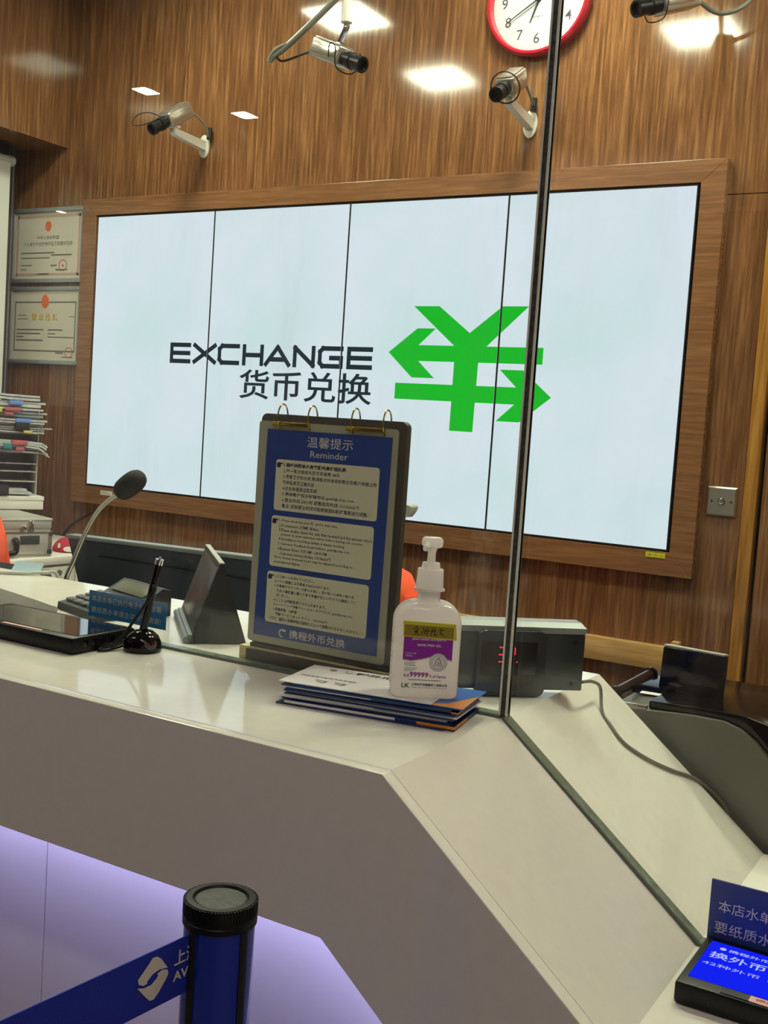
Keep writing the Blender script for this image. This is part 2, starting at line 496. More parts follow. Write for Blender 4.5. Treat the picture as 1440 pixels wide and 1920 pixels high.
tag(mesh_obj('cash_tray', G().prism([(1.305, -2.040), (1.95, -2.040), (1.978, -2.022), (1.978, -1.998), (1.94, -1.957), (1.85, -1.930), (1.729, -1.899), (1.55, -1.878), (1.305, -1.871)], .006, T(0, 0, ZT - .0447), .001), mat('dark_steel', '3a3d3a', 0.35, metal=0.5)), 'dark steel money tray sunk in the counter behind the left tablet', 'cash tray')

# staff worktop behind the counter
wt = thing('staff_desk', 'long pale staff desk running behind the service counter', 'desk', (1.9, -1.4, 0))
mesh_obj('desktop', G().box(-0.3, 4.1, -1.715, -1.29, 0.735, 0.76, 0.003), 'stone', wt, True)
for x in (0.0, 1.9, 3.9):
    mesh_obj('leg', G().box(x - 0.02, x + 0.02, -1.6, -1.4, 0.0, 0.735, 0.002), 'lgrey', wt, True)

# glass partition: two panes that follow the counter, joined at the bend
th = 0.015
def pane(name, prof):
    me_g = G(); me_g.prism(prof, th, FRAME((0, YG + th, 0), (1, 0, 0), (0, 0, 1)))
    o = struct(name, me_g, ['glass', 'gedge'], 0)
    for p in o.data.polygons:
        p.material_index = 0 if abs(p.normal.y) > 0.9 else 1
    return o
gz = 0.004
w1 = pane('window_1', [(-0.5, ZT + gz), (XB - 0.003, ZT + gz), (XB - 0.003, 2.75), (-0.5, 2.75)])
w2 = pane('window_2', [(XB + 0.003, ZT + gz - 0.003), (XB + LL + 0.002, ZL + gz), (4.15, ZL + gz), (4.15, 2.75), (XB + 0.003, 2.75)])
w1['label'] = 'left clear glass pane standing on the high counter'
w2['label'] = 'right clear glass pane with its foot cut to the sloped counter'
mesh_obj('joint_seal', G().box(XB - 0.003, XB + 0.003, YG + 0.001, YG + th - 0.001, ZT + gz, 2.75), 'seal', w1, False, 0)
mesh_obj('edge_chamfer', G().box(XB - 0.0055, XB - 0.0032, YG - 0.0006, YG + 0.0008, ZT + gz, 2.75), 'chamfer', w1, False, 0)
mesh_obj('edge_chamfer', G().box(XB + 0.0032, XB + 0.0062, YG - 0.0006, YG + 0.0008, ZT + gz, 2.75), 'chamfer', w2, False, 0)
mesh_obj('foot_seal', G().box(-0.5, XB - 0.003, YG - 0.002, YG + th + 0.002, ZT + 0.0002, ZT + gz - 0.0002), 'seal_pale', w1, False, 0)
g = G().prism([(XB, ZT + 0.0004), (XB + LL, ZL + 0.0004), (4.15, ZL + 0.0004), (4.15, ZL + gz - 0.0004), (XB + LL + 0.002, ZL + gz - 0.0004), (XB, ZT + gz - 0.0004)], th + 0.004, FRAME((0, YG + th + 0.002, 0), (1, 0, 0), (0, 0, 1)))
mesh_obj('foot_seal', g, 'seal_pale', w2, False, 0)

# ---------------------------------------------------------------- ceiling lights
def ceil_panel(x, y, label, group, s=0.30):
    t = thing('ceiling_panel_light', label, 'ceiling light', (x, y, CEIL), 0, group)
    g = G()
    for a, b_, c_, d_ in ((-s / 2, s / 2, -s / 2, -s / 2 + 0.012), (-s / 2, s / 2, s / 2 - 0.012, s / 2), (-s / 2, -s / 2 + 0.012, -s / 2 + 0.012, s / 2 - 0.012), (s / 2 - 0.012, s / 2, -s / 2 + 0.012, s / 2 - 0.012)):
        g.box(a, b_, c_, d_, -0.012, -0.0005)
    mesh_obj('frame', g, 'white_paint', t)
    mesh_obj('diffuser', G().box(-s / 2 + 0.013, s / 2 - 0.013, -s / 2 + 0.013, s / 2 - 0.013, -0.010, -0.0015), 'led_panel', t, smooth=0)
for x, y, l in ((0.685, -0.62, 'square white ceiling light panel above the hanging camera, nearest the wall'),
                (0.685, -1.46, 'square white ceiling light panel between the hanging camera and the glass'),
                (1.99, -1.28, 'square white ceiling light panel over the staff side in front of the clock'),
                (1.99, -0.40, 'square white ceiling light panel close to the wall above the clock'),
                (3.25, -0.40, 'square white ceiling light panel close to the wall above the door'),
                (3.25, -1.28, 'square white ceiling light panel above the banknote counter')):
    ceil_panel(x, y, l, 'booth ceiling light panels')
for i, (x, y, s) in enumerate(((-0.93, -5.32, .09), (-0.69, -5.86, .095), (-4.27, -7.84, .045))):
    t = thing('ceiling_downlight', ('nearer small square downlight in the hall ceiling', 'farther small square downlight in the hall ceiling', 'smallest square downlight at the far end of the hall ceiling')[i], 'ceiling light', (x, y, CEIL), 0, 'hall downlights')
    mesh_obj('housing', G().box(-s / 2 - .01, s / 2 + .01, -s / 2 - .01, s / 2 + .01, -0.006, -0.0005), 'white_paint', t)
    mesh_obj('diffuser', G().box(-s / 2, s / 2, -s / 2, s / 2, -0.009, -0.0065), 'hall_spot', t, smooth=0)
for i, (x, y) in enumerate(((0.8, -3.5), (3.4, -3.5), (5.2, -3.5))):  # unseen strips added to brighten the hall side and the counter front
    t = thing('added_fill_light', ('left', 'middle', 'right')[i] + ' one of three long fill lights added on the hall ceiling', 'ceiling light', (x, y, CEIL), 0, 'added hall fill lights')
    mesh_obj('housing', G().box(-0.62, 0.62, -0.09, 0.09, -0.03, -0.0005), 'white_paint', t)
    mesh_obj('diffuser', G().box(-0.6, 0.6, -0.075, 0.075, -0.034, -0.0305), 'hall_fill', t, smooth=0)

# ---------------------------------------------------------------- video wall
SW, SZ0, SH = 2.415, 1.109, 1.0728
fr = thing('video_wall_surround', 'wide wooden surround framing the lit video wall', 'frame', (SW / 2, WALL, SZ0))
ox0, ox1, oz0, oz1 = -0.083, 2.495, 1.030, 2.256
ix0, ix1, iz0, iz1 = -0.008, SW + 0.008, SZ0 - 0.008, SZ0 + SH + 0.008
g = G()
A, B_, C_, D_ = (ox0, oz0), (ox1, oz0), (ox1, oz1), (ox0, oz1)
a, b_, c_, d_ = (ix0, iz0), (ix1, iz0), (ix1, iz1), (ix0, iz1)
for q, nm in (([D_, d_, c_, C_], 'rail'), ([a, A, B_, b_], 'rail'), ([A, a, d_, D_], 'stile'), ([b_, B_, C_, c_], 'stile')):
    mesh_obj(nm, G().prism(q, 0.034, FRONT((0, WALL - 0.0005, 0)), 0.0012), 'frame_h', fr, True, 20)
mesh_obj('backing', G().box(ix0, ix1, WALL - 0.006, WALL - 0.001, iz0, iz1), 'gap', fr, True, 0)

WP = FRONT((0, -0.0006, 0))
# screen picture: dark lettering
def exchange():
    g = G(); t = 0.0165; z0, z1 = 1.6115, 1.690; zm = (z0 + z1) / 2
    h = t / 2
    def st(*p): g.stroke(p, t, WP)
    def E(x0, x1):
        st((x0 + h, zm), (x0 + h, z1 - h), (x1 - h, z1 - h)); st((x0 + h, zm), (x1 - h - .002, zm)); st((x0 + h, zm), (x0 + h, z0 + h), (x1 - h, z0 + h))
    E(0.417, 0.521)
    st((0.540, z1 - h), (0.638, z0 + h)); st((0.638, z1 - h), (0.540, z0 + h))
    def Cc(x0, x1):
        c = 0.012
        st((x1 - h, z1 - h), (x0 + h + c, z1 - h), (x0 + h, z1 - h - c), (x0 + h, z0 + h + c), (x0 + h + c, z0 + h), (x1 - h, z0 + h))
    Cc(0.653, 0.757)
    st((0.770 + h, z0 + h), (0.770 + h, z1 - h)); st((0.868 - h, z0 + h), (0.868 - h, z1 - h)); st((0.770 + h, zm), (0.868 - h, zm))
    st((0.880, z0 + h), (0.931, z1 - h), (0.982, z0 + h)); st((0.905, z0 + 0.026), (0.957, z0 + 0.026))
    st((1.000 + h, z0 + h), (1.000 + h, z1 - h), (1.097 - h, z0 + h), (1.097 - h, z1 - h))
    Cc(1.109, 1.216); st((1.216 - h, z0 + h), (1.216 - h, zm - .002), (1.165, zm - .002))
    E(1.231, 1.337)
    return g
def hanzi(): return G().text('货币兑换', WP, 0.762, 1.490, w=0.580, h=0.108, bold=0.012, res=4)
def symbol():
    g = G(); D = WP @ T(0, 0, 0)
    g.prism([(1.488, 1.831), (1.585, 1.831), (1.704, 1.744), (1.816, 1.831), (1.908, 1.831), (1.768, 1.701), (1.743, 1.675), (1.654, 1.675), (1.650, 1.701)], 0, D)
    g.prism([(1.400, 1.675), (1.507, 1.757), (1.577, 1.757), (1.515, 1.701), (1.968, 1.701), (1.968, 1.648), (1.518, 1.648), (1.582, 1.592), (1.496, 1.592)], 0, D)
    g.prism([(1.654, 1.690), (1.743, 1.690), (1.739, 1.421), (1.653, 1.421)], 0, D)
    g.prism([(1.434, 1.572), (1.883, 1.573), (1.822, 1.628), (1.903, 1.628), (2.006, 1.545), (1.902, 1.462), (1.820, 1.462), (1.881, 1.518), (1.434, 1.518)], 0, D)
    return g
pw = SW / 4
plabels = ['blank white lit screen at the certificate end of the video wall', 'lit white video wall screen showing the first half of EXCHANGE',
           'lit white video wall screen showing the end of EXCHANGE and most of the green symbol', 'lit white video wall screen with the tips of the green arrows, beside the door']
for i in range(4):
    x0, x1 = i * pw, (i + 1) * pw
    t = thing('video_screen', plabels[i], 'screen', ((x0 + x1) / 2, 0.02, SZ0), 0, 'screens of the video wall')
    mesh_obj('bezel', G().box(x0 + 0.0002, x1 - 0.0002, 0.0005, 0.023, SZ0 - 0.0045, SZ0 + SH + 0.0045), 'gap', t, True, 0)
    mesh_obj('screen', G().box(x0 + 0.0035, x1 - 0.0035, -0.0002, 0.0003, SZ0, SZ0 + SH), 'screen', t, True, 0)
    for fn, mm, nm in ((exchange, 'scr_dark', 'lettering'), (hanzi, 'scr_dark', 'lettering'), (symbol, 'scr_green', 'symbol')):
        g = fn()
        for co, no in (((x0 + 0.0035, 0, 0), (-1, 0, 0)), ((x1 - 0.0035, 0, 0), (1, 0, 0))):
            bmesh.ops.bisect_plane(g.bm, geom=g.bm.verts[:] + g.bm.edges[:] + g.bm.faces[:], plane_co=co, plane_no=no, clear_outer=True)
        if len(g.bm.faces): mesh_obj(nm, g, mm, t, True, 0)
        else: g.bm.free()
for nm, m_, x0, x1, z0, z1, lb, s in (('inventory_sticker', 'yellow', 2.352, 2.412, 1.082, 1.097, 'small yellow sticker on the frame below the last screen', '1A-2'), ('asset_sticker', 'offwhite', 0.088, 0.152, 1.070, 1.088, 'small pale sticker on the frame behind the gooseneck microphone', None)):
    t = thing(nm, lb, 'sticker', ((x0 + x1) / 2, -0.006, z0))
    mesh_obj('sheet', G().box(x0, x1, -0.0058, -0.0046, z0, z1), m_, t, True, 0)
    g = G()
    if s: g.text('18—2—1', FRONT((0, -0.0062, 0)), x0 + .006, z0 + .004, w=.045, h=.007, bold=.02)
    else:
        for k in range(3): g.stroke([(x0 + .008, z0 + .005 + .004 * k), (x1 - .008 - .01 * k, z0 + .005 + .004 * k)], .0012, FRONT((0, -0.0062, 0)))
    mesh_obj('lettering', g, 'inkgrey', t, True, 0)

# cables below the video wall
tag(mesh_obj('wall_cable', G().tube([(0.075, 0.026, 1.03), (0.02, 0.025, 0.99), (-0.06, 0.024, 0.95), (-0.13, 0.024, 0.90), (-0.2, 0.024, 0.8)], 0.0035, 8), 'black'), 'thin black cable drooping below the corner of the video wall frame', 'cable')

# ---------------------------------------------------------------- wall fittings
def certificate(x0, x1, z0, z1, label, kind):
    t = thing('certificate_frame', label, 'certificate', ((x0 + x1) / 2, WALL, z0), 0, 'framed certificates')
    w = 0.017; yb, yf = WALL - 0.0005, WALL - 0.022
    g = G()
    for q in ((x0, x1, z0, z0 + w), (x0, x1, z1 - w, z1), (x0, x0 + w, z0 + w, z1 - w), (x1 - w, x1, z0 + w, z1 - w)):
        g.box(q[0], q[1], yf, yb, q[2], q[3], 0.002)
    mesh_obj('frame', g, 'certframe', t, True)
    mesh_obj('sheet', G().box(x0 + w, x1 - w, yf + .008, yb, z0 + w, z1 - w), 'cert', t, True, 0)
    P = FRONT((0, yf + 0.0074, 0)); cx = (x0 + x1) / 2; W = x1 - x0; H = z1 - z0
    g = G(); 
    if kind == 0:
        u, v = 0.034, 0.011
        for q in (((x0 + u, z0 + u), (x1 - u, z0 + u)), ((x1 - u, z0 + u), (x1 - u, z1 - u)), ((x1 - u, z1 - u), (x0 + u, z1 - u)), ((x0 + u, z1 - u), (x0 + u, z0 + u))): g.stroke(q, v, P)
        mesh_obj('border', g, 'certpink', t, True, 0)
        e = G().prism([(cx + .018 * math.cos(k * .3142), z1 - .075 + .021 * math.sin(k * .3142)) for k in range(20)], .0006, P); mesh_obj('emblem', e, 'certgold', t, True)
        g = G().text('中华人民共和国', P, cx, z1 - .130, w=.13, h=.016, bold=.02, align='C').text('个人本外币兑换特许业务经营许可证', P, cx, z1 - .157, w=.29, h=.018, bold=.02, align='C')
        for (a, b2, y, wd) in ((.06, .26, -.185, .006), (.24, .36, -.195, .006), (.06, .23, -.206, .005), (.06, .13, -.236, .005), (.06, .1, -.254, .005), (.24, .28, -.238, .006), (.27, .34, -.256, .006), (.16, .23, -.273, .004)):
            n = int((b2 - a) / .0085)
            for k in range(n): g.stroke([(x0 + a + k * .0085, z1 + y), (x0 + a + k * .0085 + .0055, z1 + y)], wd, P)
        mesh_obj('lettering', g, 'inkpale', t, True, 0)
        s_ = G().tube([(x0 + .31 + .022 * math.cos(k * .6283), yf + .0072, z1 - .238 + .022 * math.sin(k * .6283)) for k in range(10)], .0012, 5, True, 3, True).text('★', P, x0 + .31, z1 - .246, w=.016, align='C')
        mesh_obj('seal_stamp', s_, 'inkred', t, True, 0)
    else:
        u, v = 0.036, 0.006
        for q in (((x0 + u, z0 + .055), (x1 - u, z0 + .055)), ((x1 - u, z0 + .055), (x1 - u, z1 - .065)), ((x1 - u, z1 - .065), (x0 + u, z1 - .065)), ((x0 + u, z1 - .065), (x0 + u, z0 + .055))): g.stroke(q, v, P)
        mesh_obj('border', g, 'inkgrey', t, True, 0)
        e = G().prism([(cx + .022 * math.cos(k * .3142), z1 - .062 + .028 * math.sin(k * .3142)) for k in range(20)], .0006, P @ T(0, 0, .0005)); mesh_obj('emblem', e, 'certgold', t, True)
        mesh_obj('title', G().text('营 业 执 照', P, cx, z1 - .142, w=.155, h=.030, bold=.03, align='C'), 'gold', t, True, 0)
        g = G()
        for (a, b2, y, wd) in ((.055, .11, -.12, .004), (.055, .12, -.135, .004), (.36, .40, -.125, .004), (.05, .22, -.18, .006), (.24, .33, -.18, .006), (.05, .2, -.196, .006), (.24, .29, -.196, .005), (.05, .1, -.21, .006), (.24, .4, -.21, .005), (.05, .22, -.224, .006), (.29, .34, -.275, .006), (.33, .39, -.292, .005), (.35, .41, -.308, .003)):
            n = max(2, int((b2 - a) / .0085))
            for k in range(n): g.stroke([(x0 + a + k * .0085, z1 + y), (x0 + a + k * .0085 + .0055, z1 + y)], wd, P)
        mesh_obj('lettering', g, 'inkpale', t, True, 0)
        s_ = G().tube([(x0 + .365 + .021 * math.cos(k * .6283), yf + .0072, z1 - .272 + .021 * math.sin(k * .6283)) for k in range(10)], .0012, 5, True, 3, True)
        mesh_obj('seal_stamp', s_, 'inkred', t, True, 0)
certificate(-0.516, -0.085, 1.927, 2.236, 'upper framed certificate with pink border and black heading', 0)
certificate(-0.516, -0.085, 1.588, 1.911, 'lower framed certificate with grey border and golden heading', 1)

# wall clock
cx, cz = 1.857, 2.790
t = thing('wall_clock', 'round white wall clock with a red rim above the glass joint', 'clock', (cx, WALL, cz))
KM = FRAME((cx, WALL - 0.0005, cz), (1, 0, 0), (0, 0, 1))
mesh_obj('rim', G().lathe([(0.150, 0.0), (0.176, 0.0), (0.178, 0.012), (0.177, 0.030), (0.170, 0.037), (0.162, 0.036), (0.158, 0.028), (0.157, 0.016), (0.150, 0.0)], KM, 64), 'red', t, True)
mesh_obj('face', G().lathe([(0, 0.004), (0.158, 0.004), (0.158, 0.0145), (0, 0.0145)], KM, 64), 'clockface', t, True)
P = KM @ T(0, 0, 0.0152)
g = G()
for k in range(1, 13):
    a_ = math.radians(90 - 30 * k); r = 0.118
    g.text(str(k), P, r * math.cos(a_), r * math.sin(a_) - 0.016, h=0.032, align='C', bold=0.004, res=4)
g.text('QUARTZ', P, 0, -0.055, w=0.035, h=0.006, align='C')
for k in range(60):
    a_ = math.radians(6 * k); g.prism([(0.150 * math.cos(a_) + .0015 * math.cos(q), 0.150 * math.sin(a_) + .0015 * math.sin(q)) for q in (0, 1.57, 3.14, 4.71)], 0, P)
mesh_obj('numerals', g, mat('numeral_grey', '3c3d3f', 0.6), t, True, 0)
def hand(nm, ang, l, w, z, back=0.02):
    a_ = math.radians(90 - ang); u = Vector((math.cos(a_), math.sin(a_))); n = Vector((-u.y, u.x))
    g = G().prism([tuple(-u * back + n * w), tuple(u * l + n * w * .35), tuple(u * l - n * w * .35), tuple(-u * back - n * w)], 0.0015, P @ T(0, 0, z))
    mesh_obj(nm, g, 'ink', t, True, 0)
hand('hour_hand', 200, 0.075, 0.0038, 0.003); hand('minute_hand', 239, 0.122, 0.0028, 0.006)
mesh_obj('hub', G().lathe([(0, 0), (0.007, 0), (0.006, 0.011), (0, 0.012)], P, 20), 'ink', t, True)

# CCTV cameras
def camera_body(t, back, front):
    bk, ft = Vector(back), Vector(front); ax = (ft - bk); L = ax.length; ax.normalize()
    m = FRAME(bk, ax, (0, 0, 1) - ax * ax.z if False else Vector((0, 0, 1)).cross(ax))
    bl = L * 0.62
    mesh_obj('body', G().box(0, bl, -.029, .029, -.027, .027, .006, m, 3).box(.004, bl - .004, -.024, .024, .0265, .031, .002, m).box(.01, bl - .01, .0285, .031, -.012, .012, .0012, m).box(.01, bl - .01, -.031, -.0285, -.012, .012, .0012, m), 'alu', t, True)
    q = m @ RY(math.pi / 2)
    mesh_obj('lens', G().lathe([(0, bl - .002), (.021, bl - .002), (.021, bl + .018), (.0235, bl + .019), (.0235, bl + .034), (.020, bl + .036), (.020, L - .016), (.0225, L - .015), (.0225, L), (.017, L), (.013, L - .012), (0, L - .010)], q, 28), 'black', t, True)
    return m, bl
def wall_camera(label, back, front, plate, cable):
    t = thing('security_camera', label, 'security camera', (plate[0], WALL, plate[2]), 0, 'wall mounted security cameras')
    m, bl = camera_body(t, back, front)
    pv = m @ Vector((bl * .72, 0, -.029)); pl = Vector(plate)
    e = pv + Vector((0, 0, -.022))
    mesh_obj('bracket', G().box(-.015, .015, -.015, .015, -.006, .002, .002, T(*pv)).cyl(pv, e, .009, .009, 14)
             .loft([[e + Vector((dx * .011, 0, dz * .012)) for dx, dz in ((-1, -1), (1, -1), (1, 1), (-1, 1))], [pl + Vector((dx * .013, 0, dz * .017)) for dx, dz in ((-1, -1), (1, -1), (1, 1), (-1, 1))]])
             .lathe([(.0, -.013), (.011, -.013), (.0135, -.006), (.0135, .006), (.011, .013), (0, .013)], T(*e) @ RY(math.pi / 2), 18), 'white_paint', t, True)
    mesh_obj('mount_plate', G().prism([(.024 * math.cos(k * .2618), .043 * math.sin(k * .2618)) for k in range(24)], .008, FRONT((plate[0], WALL - .0005, plate[2])), .001), 'white_paint', t, True)
    bk = m @ Vector((0.0, 0, 0))
    mesh_obj('cable', G().tube([bk, bk + Vector((.01, .03, -.01))] + [Vector(c) for c in cable], .0042, 8), 'grey', t, True)
    c = Vector(cable[-1])
    mesh_obj('connector', G().cyl(c + Vector((0, 0, .02)), c - Vector((0, 0, .022)), .010, .010, 12), 'black', t, True)
    return t, m, bl
t1, m, bl = wall_camera('silver security camera on the wall nearest the certificates', (.532, -.10, 2.534), (.513, -.264, 2.422), (.512, .020, 2.432), [(.555, -.02, 2.49), (.55, .0, 2.46), (.545, .012, 2.475)])
f0 = m @ Vector((bl, 0, 0.01))
mesh_obj('loop_wire', G().tube([f0, f0 + Vector((-.05, -.02, .02)), f0 + Vector((-.10, -.03, .015)), f0 + Vector((-.11, -.05, -.02)), f0 + Vector((-.06, -.06, -.035)), m @ Vector((bl + .03, 0, .02))], .0016, 6), 'black', t1, True)
t2, m, bl = wall_camera('silver security camera on the wall below the red clock', (1.859, -.10, 2.517), (1.871, -.272, 2.414), (1.853, .020, 2.408), [(1.875, -.03, 2.47), (1.872, -.005, 2.46), (1.868, .008, 2.463)])
ring = [m @ Vector((bl - .004, .046 * math.cos(a_), .046 * math.sin(a_))) for a_ in [k * .6283 for k in range(10)]]
mesh_obj('loop_wire', G().tube(ring, .0022, 6, True, 4, True), 'black', t2, True)

t3 = thing('security_camera', 'silver security camera hanging from a white pole with a cable bundle', 'security camera', (1.56, -.61, CEIL))
m, bl = camera_body(t3, (1.447, -.592, 2.494), (1.628, -.626, 2.417))
top = m @ Vector((bl * .68, 0, .030))
px, py = 1.556, -.612
mesh_obj('pole', G().cyl((px, py, 2.560), (px, py, CEIL - .001), .0125, .0125, 20).lathe([(0, 2.545), (.0165, 2.545), (.0165, 2.60), (.0128, 2.603), (.0125, 2.61)], T(px, py, 0), 20).lathe([(.0, CEIL - .012), (.035, CEIL - .012), (.035, CEIL - .0005), (0, CEIL - .0005)], T(px, py, 0), 24), 'white_paint', t3, True)
mesh_obj('ball_joint', G().tube([(px, py, 2.548), (px, py, 2.53), top + Vector((0, 0, .006))], .009, 10).box(-.02, .02, -.014, .014, -.003, .004, .001, T(*top) @ m.to_3x3().to_4x4()), 'chrome', t3, True)
bk = m @ Vector((0, 0, 0))
mesh_obj('cable_bundle', G().tube([(1.545, -.615, 2.66), (1.535, -.625, 2.62), (1.49, -.63, 2.58), (1.43, -.64, 2.53), (1.37, -.64, 2.49), (1.33, -.645, 2.465), (1.318, -.645, 2.452)], .0085, 10).tube([(1.40, -.635, 2.505), (1.345, -.65, 2.485), (1.32, -.65, 2.458)], .006, 8), 'grey', t3, True)
mesh_obj('cable', G().tube([(1.34, -.645, 2.468), (1.36, -.64, 2.452), (1.41, -.62, 2.47), bk], .0035, 8), 'black', t3, True)
f0 = m @ Vector((bl, 0, 0))
mesh_obj('loop_wire', G().tube([m @ Vector((bl * .75, -.034, -.012)), m @ Vector((bl * .8, -.05, .02)), m @ Vector((bl * .95, -.045, .02)), m @ Vector((bl + .008, -.03, -.03)), m @ Vector((bl + .03, .01, -.034)), m @ Vector((bl + .035, .03, 0)), m @ Vector((bl + .05, 0, .026))], .0018, 6), 'black', t3, True)

t4 = thing('security_camera', 'silver security camera with a looped grey cable, above the door side of the frame', 'security camera', (2.42, WALL, 2.86))
m, bl = camera_body(t4, (2.399, -.15, 2.664), (2.299, -.329, 2.584))
mesh_obj('bracket', G().tube([m @ Vector((bl * .4, 0, .03)), m @ Vector((bl * .3, 0, .08)), (2.40, -.02, 2.82), (2.40, .025, 2.84)], .009, 12).box(2.375, 2.425, .018, WALL - .0005, 2.80, 2.88, .003), 'white_paint', t4, True)
mesh_obj('cable', G().tube([m @ Vector((0, 0, 0)), (2.415, -.13, 2.655), (2.45, -.08, 2.640), (2.50, -.06, 2.650), (2.535, -.04, 2.69), (2.53, -.02, 2.76), (2.45, .0, 2.83)], .0065, 10), 'grey', t4, True)
mesh_obj('loop_wire', G().tube([m @ Vector((bl - .002, .03, .03)), m @ Vector((bl + .01, .048, 0)), m @ Vector((bl + .02, .03, -.04)), m @ Vector((bl + .03, -.02, -.035)), m @ Vector((bl + .03, -.024, .01))], .0018, 6), 'black', t4, True)

# push-button plate
t = thing('button_plate', 'square metal wall plate with a round push button beside the screens', 'switch', (2.556, WALL, 1.266))
P = FRONT((2.556, WALL - .0005, 1.2665))
g = G(); a, c = .043, .0385
g.loft([[(sx * q, sy * q, z) for sx, sy in ((-1, -1), (1, -1), (1, 1), (-1, 1))] for q, z in ((a, 0), (a, .002), (c, .008))], P)
mesh_obj('plate', g, 'alu', t, True, 15)
mesh_obj('button', G().lathe([(0, .008), (.0115, .008), (.0115, .010), (.009, .010), (.009, .012), (.0078, .0135), (0, .014)], P, 24), 'chrome', t, True)
for x in (-.028, .028): mesh_obj('screw', G().lathe([(0, .008), (.0038, .008), (.0032, .0095), (0, .0098)], P @ T(x, 0, 0), 14), 'dkgrey', t, True)

# tan rail low on the wall
t = thing('wooden_rail', 'tan wooden rail fixed low on the back wall behind the display box', 'rail', (1.9, WALL, .742))
mesh_obj('board', G().box(1.30, 2.475, WALL - .03, WALL - .0005, .742, .815, .003), 'tan', t, True)
mesh_obj('end_peg', G().box(2.45, 2.475, WALL - .028, WALL - .004, .815, .835, .002), 'tan', t, True)

# roller blind at the left wall
t = thing('roller_blind', 'white roller blind with a dark cassette under the wooden soffit', 'blind', (-.42, -1.1, 2.40))
mesh_obj('cassette', G().box(-.462, -.388, -2.2, -.12, 2.425, 2.476, .006), 'black', t, True)
mesh_obj('tube', G().cyl((-.418, -2.2, 2.412), (-.418, -.075, 2.412), .022, .022, 24), 'lgrey', t, True)
mesh_obj('cloth', G().box(-.403, -.400, -2.18, -.10, 1.42, 2.425).cyl((-.4015, -2.18, 1.42), (-.4015, -.10, 1.42), .008, .008, 12), 'blind', t, True)
mesh_obj('bead_chain', G().tube([(-.412, -.075, 2.412), (-.412, -.073, 2.0), (-.414, -.073, 1.46)], .0025, 6, False).tube([(-.428, -.062, 2.412), (-.430, -.062, 1.46), (-.414, -.073, 1.45)], .0025, 6, False), 'chrome', t, True)
t.location.x -= .010

# ---------------------------------------------------------------- staff side, left
cab = thing('drawer_cabinet', 'white drawer cabinet with a round lock below the aluminium case', 'cabinet', (-.1, -.4, 0))
mesh_obj('body', G().box(-.30, .340, -.70, -.005, 0, .850, .003), 'white_paint', cab, True)
mesh_obj('top', G().box(-.305, .362, -.705, .0, .850, .879, .004), 'white_paint', cab, True)
for z0, z1 in ((.60, .842), (.31, .59), (.03, .30)):
    for y0, y1 in ((-.69, -.385), (-.38, -.015)):
        dr = mesh_obj('drawer', G().box(.341, .356, y0, y1, z0, z1, .003), 'white_paint', cab, True)
        mesh_obj('lock', G().cyl((.356, y0 + .23 if y0 < -.5 else y0 + .18, z1 - .022), (.361, y0 + .23 if y0 < -.5 else y0 + .18, z1 - .022), .011, .010, 18), 'grey', dr, True)
ZC = .8797
case = thing('aluminium_case', 'silver aluminium case with a black handle on the white drawer cabinet', 'case', (.344, -.492, ZC), math.radians(72))
Lc, Dc = .30, .30
mesh_obj('body', G().box(-Lc, 0, 0, Dc, .0006, .092, .005), 'alu_case', case)
mesh_obj('lid', G().box(-Lc, 0, 0, Dc, .099, .130, .004).box(-Lc - .003, .003, -.003, Dc, .126, .137, .004).box(-Lc + .004, -.004, .004, Dc - .004, .090, .1), 'alu_case', case)
mesh_obj('edge_strip', G().box(-Lc, .001, -.003, .004, .084, .092, .001).box(-Lc, .001, -.003, .004, .0006, .010, .001).box(-.012, .002, -.002, .01, .008, .086, .001), 'alu', case)
mesh_obj('corner_guard', G().box(-.014, .0025, -.0035, .004, .010, .026, .001), 'dkgrey', case)
mesh_obj('corner_guard', G().box(-.010, .0025, -.0035, .004, .074, .09, .001), 'dkgrey', case)
mesh_obj('latch', G().box(-.085, -.070, -.008, 0, .090, .128, .002).box(-.115, -.098, -.012, 0, .096, .112, .003), 'chrome', case)
mesh_obj('lock_plate', G().box(-.115, -.045, -.004, 0, .046, .076, .001), 'dkgrey', case)
mesh_obj('handle', G().tube([(-.135, -.002, .062), (-.138, -.022, .058), (-.140, -.027, .030), (-.155, -.029, .018), (-.24, -.029, .018), (-.258, -.027, .030), (-.26, -.002, .06)], .010, 12), 'black', case)
bx = thing('paper_box', 'flat white box lying across the aluminium case', 'box', (.088, -.303, 1.0178), math.radians(66))
mesh_obj('body', G().box(-.36, 0, 0, .26, .0, .034, .0015), 'white_paint', bx)
mesh_obj('lid', G().box(-.362, .002, -.002, .262, .034, .050, .0015), 'white_paint', bx)
TRM = (.045, -.300, 1.0686); TRA = math.radians(60)
tr = thing('letter_tray', 'grey tiered letter tray crammed with documents on the flat white box', 'letter tray', TRM, TRA)
shelf = [.001, .050, .088, .118, .160, .232, .292]
TX, TY = -.40, .24
mesh_obj('side_panel', G().box(-.004, 0, 0, TY, 0, .33, .0015), 'tray', tr)
mesh_obj('side_panel', G().box(TX, TX + .004, 0, TY, 0, .33, .0015), 'tray', tr)
mesh_obj('back_panel', G().box(TX + .004, -.004, TY - .004, TY, 0, .33), 'tray', tr)
for z in shelf: mesh_obj('shelf', G().box(TX + .004, -.0045, .002, TY - .004, z, z + .004), 'tray', tr)
